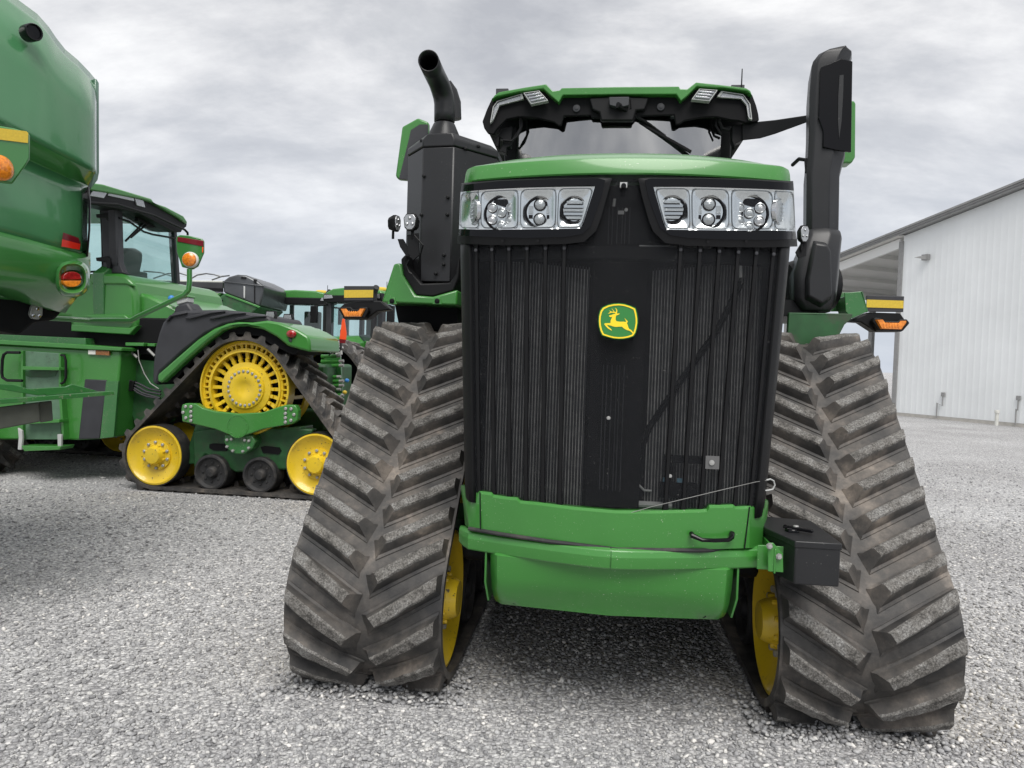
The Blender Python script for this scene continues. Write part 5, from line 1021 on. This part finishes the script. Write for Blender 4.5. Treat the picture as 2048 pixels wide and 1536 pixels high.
# ------------------------------------------------------------------ two far wheeled tractors
def far_tractor(name, px, dist, ang, label):
    fr = Frame(*WF.at(px, 600, 'y', dist)[:2], ang, base=(0, 0, 0)); r = root(name, fr, label, 'tractor', 'distant green tractors in the yard')
    def add(n, mt, m, bevel=.02, parent=None, smooth=25): return m.build(n, MT[mt] if isinstance(mt, str) else mt, parent or r, bevel=bevel, smooth=smooth)
    m = MB(); m.prism([(-1.02, 0, 3.36), (-.98, 0, 3.46), (-.75, 0, 3.56), (-.2, 0, 3.60), (.5, 0, 3.58), (.95, 0, 3.48), (1.02, 0, 3.36), (.95, 0, 3.33), (-.95, 0, 3.33)], (0, 1.9, 0)); rf = add('cab_roof', 'green', m, .04)
    m = MB(); m.loft([[(x*s, y, z) for x, z in ((-1.04, 3.22), (-1.02, 3.42), (-.66, 3.36), (.66, 3.36), (1.02, 3.42), (1.04, 3.22), (.88, 3.15), (-.88, 3.15))] for y, s in ((-.06, 1), (.5, .98))]); add('roof_visor', 'black', m)
    for sx in (-1, 1):
        m = MB(); m.prism([(sx*.98, -.07, 3.26), (sx*.98, -.07, 3.38), (sx*.70, -.07, 3.37), (sx*.66, -.07, 3.28)], (0, -.02, 0)); add('roof_light', 'lampglass', m, 0)
        m = MB(); m.box((sx*.92-.09, .06, 1.9), (sx*.92+.09, .22, 3.3)); add('cab_pillar', 'grey_plastic', m); m = MB(); m.box((sx*.95-.06, 1.7, 1.9), (sx*.95+.06, 1.85, 3.3)); add('cab_pillar', 'grey_plastic', m)
        m = MB(); m.grid([[(sx*.96, .2, z), (sx*.96, 1.75, z)] for z in (2.0, 3.3)]); add('side_window', 'cyan_blind', m, 0)
        m = MB(); m.lathe((sx*1.15, 1.4, .98), (sx, 0, 0), [(.5, -.02), (.92, 0), (.98, .1), (.98, .5), (.92, .58), (.5, .6)], n=32)
        for k in range(22):
            a = 2*math.pi*k/22; dr = np.array([0, math.cos(a), math.sin(a)]); c = np.array([sx*1.45, 1.4, .98]); m.bar(c+dr*.99-np.array([.27, 0, 0]), c+dr*.99+np.array([0, .12*math.sin(a), -.12*math.cos(a)]), .07, .06, up=tuple(dr)); m.bar(c+dr*.99+np.array([.27, 0, 0]), c+dr*.99+np.array([0, .12*math.sin(a), -.12*math.cos(a)]), .07, .06, up=tuple(dr))
        m.cur = 1; m.lathe((sx*1.2, 1.4, .98), (sx, 0, 0), [(.5, .5), (.46, .35), (.2, .3), (0, .3)], n=24); add('rear_wheel', [MT['rubber_plain'], MT['yellow']], m, 0)
        m = MB(); m.lathe((sx*.9, -2.0, .72), (sx, 0, 0), [(.36, -.02), (.66, 0), (.72, .08), (.72, .4), (.66, .46), (.36, .48)], n=28); m.cur = 1; m.lathe((sx*.95, -2.0, .72), (sx, 0, 0), [(.36, .36), (.3, .28), (0, .26)], n=20); add('front_wheel', [MT['rubber_plain'], MT['yellow']], m, 0)
        m = MB(); K_ = 12; m.loft([[(sx*xx, 1.4+math.cos(a)*rr, .98+math.sin(a)*rr) for xx, rr in ((1.05, 1.08), (1.8, 1.08), (1.8, 1.14), (1.05, 1.14))] for a in [math.pi*(.06+.82*k/K_) for k in range(K_+1)]]); add('fender', 'green', m, 0, smooth=40)
        m = MB(); m.loft([[(sx*xx, -2.0+math.cos(a)*rr, .72+math.sin(a)*rr) for xx, rr in ((.95, .80), (1.42, .80), (1.42, .84), (.95, .84))] for a in [math.pi*(.1+.8*k/8) for k in range(9)]]); add('front_mudguard', 'black', m, 0, smooth=40)
        m = MB(); m.tube([(sx*.95, .05, 3.1), (sx*1.35, -.05, 3.05)], .03, 6); m.box((sx*1.35-.12, -.1, 2.55), (sx*1.35+.12, -.02, 3.05)); add('mirror', 'black', m)
    m = MB(); m.grid([[(-.86, .08, z), (0, .02, z), (.86, .08, z)] for z in (2.0, 3.3)]); add('windscreen', 'cyan_blind', m, 0)
    m = MB(); m.grid([[(-.86, 1.78, z), (.86, 1.78, z)] for z in (2.2, 3.3)]); add('rear_window', 'cyan_blind', m, 0)
    m = MB(); m.loft([[(-.42, -2.6, 1.1), (.42, -2.6, 1.1), (.40, -2.55, 1.75), (.2, -2.5, 1.95), (-.2, -2.5, 1.95), (-.40, -2.55, 1.75)], [(-.45, 0, 1.1), (.45, 0, 1.1), (.45, 0, 2.0), (.25, 0, 2.2), (-.25, 0, 2.2), (-.45, 0, 2.0)]]); add('hood', 'green', m, .03)
    m = MB(); m.box((-.38, -2.63, 1.15), (.38, -2.6, 1.7)); add('grille', 'black', m)
    m = MB(); m.box((-.95, .05, 1.3), (.95, 1.8, 2.05)); add('cab_body', 'green', m); m = MB(); m.box((-.35, -2.3, .6), (.35, 2.0, 1.15)); m.box((-1.2, 1.25, .85), (1.2, 1.55, 1.12)); m.box((-.95, -2.1, .6), (.95, -1.9, .84)); add('chassis', 'green_dark', m)
    m = MB(); m.tube([(.88, -.2, 1.9), (.88, -.2, 3.2), (.92, -.25, 3.42), (1.05, -.35, 3.55)], .085, 12); add('exhaust_stack', 'black_satin', m, 0); m = MB(); m.lathe((.35, .9, 3.58), (0, 0, 1), [(.22, 0), (.22, .05), (.14, .10), (0, .11)], n=20); add('satellite_receiver', 'tape', m, 0, parent=rf); m = MB(); m.tube([(.55, .9, 3.6), (.55, .9, 3.85)], .01, 5); add('antenna', 'black', m, 0, parent=rf)
    m = MB(); m.box((-.25, 1.0, 2.1), (.25, 1.3, 3.0)); m.box((-.28, .7, 2.0), (.28, 1.2, 2.25)); add('driver_seat', 'seat', m, .04)
    return r
ft = far_tractor('wheeled_tractor', 601, 22.5, 4, 'distant green wheeled tractor with yellow roof receiver, just right of the grain cart')
c2 = ft.copy(); col.objects.link(c2)
fr2 = WF.at(706, 600, 'y', 21.0); c2.location = (fr2[0], fr2[1], 0); c2.rotation_euler = (0, 0, R_(-24)); c2['label'] = 'distant green tractor half hidden behind the left turn signal of the head-on tractor'
def cpt(o, p):
    for ch in list(o.children):
        c = ch.copy(); col.objects.link(c); c.parent = p; cpt(ch, c)
cpt(ft, c2)

# ------------------------------------------------------------------ machine shed
B = Frame(14.703, 26.68, 67.05, base=(6, 6, 0)); BR = root('machine_shed', B, 'long white ribbed metal machine shed with grey trim and open lean-to at its left end', 'shed')
XC = -.52; _a = B.at(1808, 472, 'y', 0); _b = B.at(2048, 378, 'y', 0); SL = (_b[2]-_a[2])/(_b[0]-_a[0])
def rz(x): return _a[2] + SL*(x-_a[0])
MT['white_metal'] = simple('white_ribbed_cladding', (.82, .84, .84), .5, noise=.05, nscale=.6); MT['trim'] = simple('grey_trim', (.27, .27, .265), .5, noise=.08); MT['soffit'] = simple('white_soffit', (.62, .61, .58), .6, noise=.06, nscale=.7); MT['pale'] = simple('pale_rafter', (.72, .72, .70), .5)
m = MB(); x = XC; P_ = []
while x < 13.0:
    for dx, dy in ((0, 0), (.15, 0), (.165, -.003), (.185, -.003), (.20, 0)):
        P_.append((x+dx, dy))
    x += .229
m.grid([[(x, y, .12) for x, y in P_], [(x, y, rz(x)-.0) for x, y in P_]]); wl = m.build('gable_wall', MT['white_metal'], BR, smooth=20)
m = MB(); m.box((XC, -.005+.01, 0), (13, .3, .12)); m.build('foundation', simple('concrete_footing', (.48, .46, .42), .8, noise=.1), BR)
m = MB(); m.box((XC, .02, .1), (XC+.1, 16, 6.4)); m.box((XC, 16, 0), (13, 16.1, 6.4)); m.build('side_wall', MT['white_metal'], BR)
m = MB(); m.box((XC-.16, -.05, 0), (XC+.02, .02, rz(XC)-.2)); m.build('corner_trim', MT['trim'], BR, bevel=.01)
ev = B.at(1567, 561, 'y', 0); xe = ev[0]; ze = rz(xe)-.5; print('eave', ev, ze)
def slab(name, mt, zo, th, y0, y1, x0, x1): m = MB(); m.prism([(x0, y0, rz(x0)+zo), (x1, y0, rz(x1)+zo), (x1, y0, rz(x1)+zo+th), (x0, y0, rz(x0)+zo+th)], (0, y1-y0, 0)); return m.build(name, MT[mt], BR, bevel=0)
slab('roof', 'trim', .06, .10, -.35, 16.3, xe, 13)
for k, (zo, th, yy) in enumerate(((.12, .07, -.42), (.055, .058, -.38), (-.01, .06, -.34))): slab('rake_trim', 'trim', zo, th, yy, yy+.1, xe, 13)
slab('soffit', 'soffit', -.02, .05, -.30, 16, xe, XC)
slab('gable_rafter', 'pale', -.42, .36, -.05, .08, xe, XC-.16)
for xx in np.linspace(xe+.35, XC-.5, 5): m = MB(); m.box((xx-.04, 0, rz(xx)-.18), (xx+.04, 16, rz(xx)+.02)); m.build('purlin', MT['soffit'], BR)
m = MB(); m.box((xe, -.1, rz(xe)-.45), (xe+.06, 16, rz(xe)+.15)); m.build('eave_beam', MT['soffit'], BR)
for yy in (0.05, 5.3, 10.6, 15.8): m = MB(); m.box((xe+.1, yy, 0), (xe+.3, yy+.2, rz(xe)-.3)); m.build('post', MT['trim'], BR)
m = MB(); p = B.at(1855, 515, 'y', 0); m.box((p[0]-.12, -.16, p[2]-.10), (p[0]+.12, -.02, p[2]+.10)); m.prism([(p[0]-.16, -.5, p[2]-.02), (p[0]+.1, -.2, p[2]-.10), (p[0]+.1, -.2, p[2]+.06)], (0, .06, 0)); m.build('wall_lamp', MT['trim'], BR)
for bx, by, tx, ty in ((1886, 789, 1873, 834), (2037, 796, 2031, 849)):
    m = MB(); p = B.at(bx, by, 'y', -.05); q = B.at(tx, ty, 'y', -.05); m.box((p[0]-.06, -.08, p[2]-.07), (p[0]+.06, -.02, p[2]+.07)); m.tube([(p[0], -.06, p[2]), (p[0], -.06, p[2]-.4), (q[0], -.06, q[2]+.5), (q[0], -.06, 0.05)], .02, 6); m.build('outlet_box', MT['trim'], BR)
PV = Frame(*WF.at(1996, 851, 'z', 0)[:2], 0); m = MB(); m.lathe((PV.o[0]-.12, PV.o[1]-.1, 0), (0, 0, 1), [(.055, 0), (.055, .40), (.075, .41), (.075, .50), (0, .51)], n=16); o = m.build('standpipe', MT['decal']); tag(o, 'short white plastic standpipe with a cap at the foot of the shed wall', 'pipe')
# ------------------------------------------------------------------ ground
def gravel_mat():
    m, ns, ln, b = mat('limestone_gravel'); tc = N(ns, 'ShaderNodeTexCoord')
    mp_ = N(ns, 'ShaderNodeMapping'); ln.new(tc.outputs['Object'], mp_.inputs['Vector'])
    v1 = N(ns, 'ShaderNodeTexVoronoi', Scale=48); v2 = N(ns, 'ShaderNodeTexVoronoi', Scale=95); n1 = N(ns, 'ShaderNodeTexNoise', Scale=.55, Detail=5); n2 = N(ns, 'ShaderNodeTexNoise', Scale=30, Detail=3)
    dn = N(ns, 'ShaderNodeTexNoise', Scale=70, Detail=2)
    mxv = N(ns, 'ShaderNodeMix', data_type='RGBA'); mxv.inputs[0].default_value = .012
    ln.new(tc.outputs['Object'], dn.inputs['Vector']); ln.new(tc.outputs['Object'], mxv.inputs[6]); ln.new(dn.outputs['Color'], mxv.inputs[7])
    for n in (v1, v2): ln.new(mxv.outputs[2], n.inputs['Vector'])
    for n in (n1, n2): ln.new(tc.outputs['Object'], n.inputs['Vector'])
    s = N(ns, 'ShaderNodeSeparateColor'); ln.new(v1.outputs['Color'], s.inputs[0]); s2 = N(ns, 'ShaderNodeSeparateColor'); ln.new(v2.outputs['Color'], s2.inputs[0])
    r = ramp(ns, [(0, (.30, .30, .305)), (.35, (.42, .42, .425)), (.75, (.55, .55, .55)), (.93, (.75, .745, .73))]); ln.new(s.outputs[0], r.inputs['Fac'])
    r2 = ramp(ns, [(0, (.28, .28, .285)), (.5, (.45, .45, .45)), (1, (.64, .64, .63))]); ln.new(s2.outputs[0], r2.inputs['Fac'])
    mx = N(ns, 'ShaderNodeMix', data_type='RGBA'); cmpn = N(ns, 'ShaderNodeMath', operation='GREATER_THAN'); cmpn.inputs[1].default_value = .5; ln.new(s.outputs[1], cmpn.inputs[0])
    ln.new(cmpn.outputs[0], mx.inputs[0]); ln.new(r.outputs[0], mx.inputs[6]); ln.new(r2.outputs[0], mx.inputs[7])
    # dark gaps between stones
    gap = ramp(ns, [(.40, (1, 1, 1)), (.85, (.5, .5, .51))]); sc1 = N(ns, 'ShaderNodeMath', operation='MULTIPLY'); sc1.inputs[1].default_value = 1.0; ln.new(v1.outputs['Distance'], sc1.inputs[0]); ln.new(sc1.outputs[0], gap.inputs['Fac'])
    mg = N(ns, 'ShaderNodeMix', data_type='RGBA', blend_type='MULTIPLY'); mg.inputs[0].default_value = 1; ln.new(mx.outputs[2], mg.inputs[6]); ln.new(gap.outputs[0], mg.inputs[7])
    big = ramp(ns, [(.3, (.85, .84, .84)), (.7, (1.12, 1.12, 1.12))]); ln.new(n1.outputs['Fac'], big.inputs['Fac'])
    mb_ = N(ns, 'ShaderNodeMix', data_type='RGBA', blend_type='MULTIPLY'); mb_.inputs[0].default_value = 1; ln.new(mg.outputs[2], mb_.inputs[6]); ln.new(big.outputs[0], mb_.inputs[7])
    ln.new(mb_.outputs[2], b.inputs['Base Color']); b.inputs['Roughness'].default_value = .9; b.inputs['Specular IOR Level'].default_value = .25
    hs = N(ns, 'ShaderNodeMath', operation='SUBTRACT'); hs.inputs[0].default_value = 1; ln.new(v1.outputs['Distance'], hs.inputs[1])
    ad = N(ns, 'ShaderNodeMath', operation='ADD'); ln.new(hs.outputs[0], ad.inputs[0]); ln.new(s.outputs[2], ad.inputs[1])
    bp = N(ns, 'ShaderNodeBump', Strength=.9, Distance=.012); ln.new(ad.outputs[0], bp.inputs['Height']); ln.new(bp.outputs['Normal'], b.inputs['Normal'])
    return m
MT['gravel'] = gravel_mat()
me = bpy.data.meshes.new('ground'); me.from_pydata([(-900, -50, 0), (900, -50, 0), (900, 1500, 0), (-900, 1500, 0)], [], [(0, 1, 2, 3)]); me.materials.append(MT['gravel'])
g = bpy.data.objects.new('gravel_yard', me); col.objects.link(g); tag(g, kind='structure')

def stone_mat():
    m, ns, ln, b = mat('gravel_stone'); at_ = N(ns, 'ShaderNodeAttribute', attribute_name='shade'); tc = N(ns, 'ShaderNodeTexCoord')
    nz = N(ns, 'ShaderNodeTexNoise', Scale=160, Detail=4); ln.new(tc.outputs['Object'], nz.inputs['Vector'])
    r = ramp(ns, [(0, (.22, .22, .225)), (.35, (.33, .33, .335)), (.75, (.44, .44, .44)), (.93, (.53, .525, .51)), (1, (.72, .70, .67))]); ln.new(at_.outputs['Fac'], r.inputs['Fac'])
    r2 = ramp(ns, [(.3, (.8, .8, .8)), (.7, (1.15, 1.15, 1.15))]); ln.new(nz.outputs['Fac'], r2.inputs['Fac'])
    mx = N(ns, 'ShaderNodeMix', data_type='RGBA', blend_type='MULTIPLY'); mx.inputs[0].default_value = 1; ln.new(r.outputs[0], mx.inputs[6]); ln.new(r2.outputs[0], mx.inputs[7])
    ln.new(mx.outputs[2], b.inputs['Base Color']); b.inputs['Roughness'].default_value = .85; b.inputs['Specular IOR Level'].default_value = .3
    return m
MT['stone'] = stone_mat()
def stones():
    bm = bmesh.new(); bmesh.ops.create_icosphere(bm, subdivisions=1, radius=1); 
    V0 = np.array([v.co[:] for v in bm.verts]); F0 = np.array([[v.index for v in f.verts] for f in bm.faces]); bm.free()
    pts = []
    for y0, y1, dens_, s0, s1 in ((1.6, 3.2, 2700, .0055, .017), (3.2, 5, 1400, .006, .018), (5, 8, 450, .007, .019), (8, 13, 110, .009, .022)):
        half = y1*.78; n = int(dens_*(y1-y0)*2*half); x = rng.uniform(-half, half, n); y = rng.uniform(y0, y1, n)
        k = np.abs(x) < y*.76+.15; x, y = x[k], y[k]; r = s0+(s1-s0)*rng.random(len(x))**2.2
        pts.append(np.stack([x, y, r], 1))
    nb = 1500                                           # stones pushed up round the feet of the front tracks
    tx = rng.uniform(.66, 1.58, nb)*rng.choice([-1, 1], nb); ty = rng.uniform(3.22, 3.62, nb)
    pts.append(np.stack([T.o[0]+T.B[0, 0]*tx+T.B[1, 0]*ty, T.o[1]+T.B[0, 1]*tx+T.B[1, 1]*ty, rng.uniform(.007, .018, nb)], 1))
    P = np.concatenate(pts); n = len(P); print('stones', n); zup = np.zeros(n); zup[-nb:] = rng.uniform(0, .022, nb)
    sc_ = np.stack([rng.uniform(.7, 1.35, n), rng.uniform(.65, 1.1, n), rng.uniform(.4, .85, n)], 1)*P[:, 2:3]
    q = rng.normal(size=(n, 4)); q /= np.linalg.norm(q, axis=1)[:, None]; w, x, y, z = q.T
    Rm = np.stack([np.stack([1-2*(y*y+z*z), 2*(x*y-z*w), 2*(x*z+y*w)], -1), np.stack([2*(x*y+z*w), 1-2*(x*x+z*z), 2*(y*z-x*w)], -1), np.stack([2*(x*z-y*w), 2*(y*z+x*w), 1-2*(x*x+y*y)], -1)], 1)
    # mostly yaw: blend toward flat-lying stones
    V = V0[None]*(1+rng.uniform(-.22, .22, (n, 12))[..., None]); V = V*sc_[:, None, :]; V = np.einsum('nij,nkj->nki', Rm, V); V[:, :, 2] *= .72
    V[:, :, 0] += P[:, 0:1]; V[:, :, 1] += P[:, 1:2]; V[:, :, 2] += (P[:, 2:3]*rng.uniform(.0, .45, (n, 1))) + zup[:, None]
    V = V.reshape(-1, 3); Fc = (F0[None]+12*np.arange(n)[:, None, None]).reshape(-1)
    me = bpy.data.meshes.new('gravel'); me.vertices.add(len(V)); me.vertices.foreach_set('co', V.ravel().astype(np.float32)); nf = n*20
    me.loops.add(nf*3); me.loops.foreach_set('vertex_index', Fc.astype(np.int32)); me.polygons.add(nf); me.polygons.foreach_set('loop_start', np.arange(0, nf*3, 3, dtype=np.int32)); me.polygons.foreach_set('loop_total', np.full(nf, 3, np.int32))
    me.update(calc_edges=True); a = me.attributes.new('shade', 'FLOAT', 'POINT'); a.data.foreach_set('value', np.repeat(np.clip(rng.random(n)**1.05+.07*np.sin(P[:, 0]*1.7+P[:, 1]*.6)*np.sin(P[:, 1]*2.1-P[:, 0]*.5), 0, 1), 12).astype(np.float32))
    me.materials.append(MT['stone']); o = bpy.data.objects.new('loose_gravel', me); col.objects.link(o); tag(o, 'loose pale grey limestone gravel covering the yard', 'gravel', kind='stuff')
stones()

# ------------------------------------------------------------------ sky and light
w = bpy.data.worlds.new('World'); sc.world = w; w.use_nodes = True; ns = w.node_tree.nodes; ln = w.node_tree.links; bg = ns['Background']
SUN_EL, SUN_AZ = R_(57), R_(172)    # behind and above the camera, through cloud
sky = N(ns, 'ShaderNodeTexSky', sky_type='NISHITA', sun_disc=False); sky.sun_elevation = SUN_EL; sky.sun_rotation = SUN_AZ
tc = N(ns, 'ShaderNodeTexCoord'); sx = N(ns, 'ShaderNodeSeparateXYZ'); ln.new(tc.outputs['Generated'], sx.inputs[0])
mz = N(ns, 'ShaderNodeMath', operation='MAXIMUM'); mz.inputs[1].default_value = 0.0; ln.new(sx.outputs['Z'], mz.inputs[0])
za = N(ns, 'ShaderNodeMath', operation='ADD'); za.inputs[1].default_value = .34; ln.new(mz.outputs[0], za.inputs[0])
dv = N(ns, 'ShaderNodeVectorMath', operation='DIVIDE'); ln.new(tc.outputs['Generated'], dv.inputs[0]); cb = N(ns, 'ShaderNodeCombineXYZ'); 
for i in range(3): ln.new(za.outputs[0], cb.inputs[i])
ln.new(cb.outputs[0], dv.inputs[1])
mpn = N(ns, 'ShaderNodeMapping'); mpn.inputs['Scale'].default_value = (.85, 1.35, .0); mpn.inputs['Rotation'].default_value = (0, 0, R_(18)); mpn.inputs['Location'].default_value = (.4, 2.3, 0); ln.new(dv.outputs[0], mpn.inputs['Vector'])
c1 = N(ns, 'ShaderNodeTexNoise', Scale=2.2, Detail=12, Roughness=.61, Distortion=.15); ln.new(mpn.outputs[0], c1.inputs['Vector'])
cr_ = ramp(ns, [(.32, (4.2, 4.3, 4.6)), (.44, (5.5, 5.58, 5.8)), (.53, (7.1, 7.1, 7.2)), (.66, (9.6, 9.55, 9.45))]); ln.new(c1.outputs['Fac'], cr_.inputs['Fac'])
# flatter, bluer cloud base towards the horizon
hz = ramp(ns, [(.0, (5.1, 5.6, 6.5)), (.18, (5.2, 5.5, 6.15)), (.5, (6.0, 6.1, 6.4))]); ln.new(mz.outputs[0], hz.inputs['Fac'])
hf = ramp(ns, [(.02, (.85,)*3), (.30, (.28,)*3), (.5, (.0,)*3)]); ln.new(mz.outputs[0], hf.inputs['Fac'])
m1 = N(ns, 'ShaderNodeMix', data_type='RGBA'); ln.new(hf.outputs[0], m1.inputs[0]); ln.new(cr_.outputs[0], m1.inputs[6]); ln.new(hz.outputs[0], m1.inputs[7])
m2 = N(ns, 'ShaderNodeMix', data_type='RGBA'); m2.inputs[0].default_value = .93; ln.new(sky.outputs[0], m2.inputs[6]); ln.new(m1.outputs[2], m2.inputs[7])
ln.new(m2.outputs[2], bg.inputs['Color']); bg.inputs['Strength'].default_value = .055
sd = bpy.data.lights.new('sun', 'SUN'); sd.energy = 1.5; sd.angle = R_(38); sd.color = (1, .97, .93); so = bpy.data.objects.new('sun', sd); col.objects.link(so)
dirv = Vector((math.sin(SUN_AZ)*math.cos(SUN_EL), math.cos(SUN_AZ)*math.cos(SUN_EL), math.sin(SUN_EL)))
so.rotation_euler = dirv.to_track_quat('Z', 'Y').to_euler()
sc.view_settings.view_transform = 'Standard'; sc.view_settings.look = 'None'; sc.view_settings.gamma = 1; sc.view_settings.exposure = 1.15
sc.view_settings.use_curve_mapping = False
for o in list(bpy.data.objects):
    if '_o' in o: del o['_o']
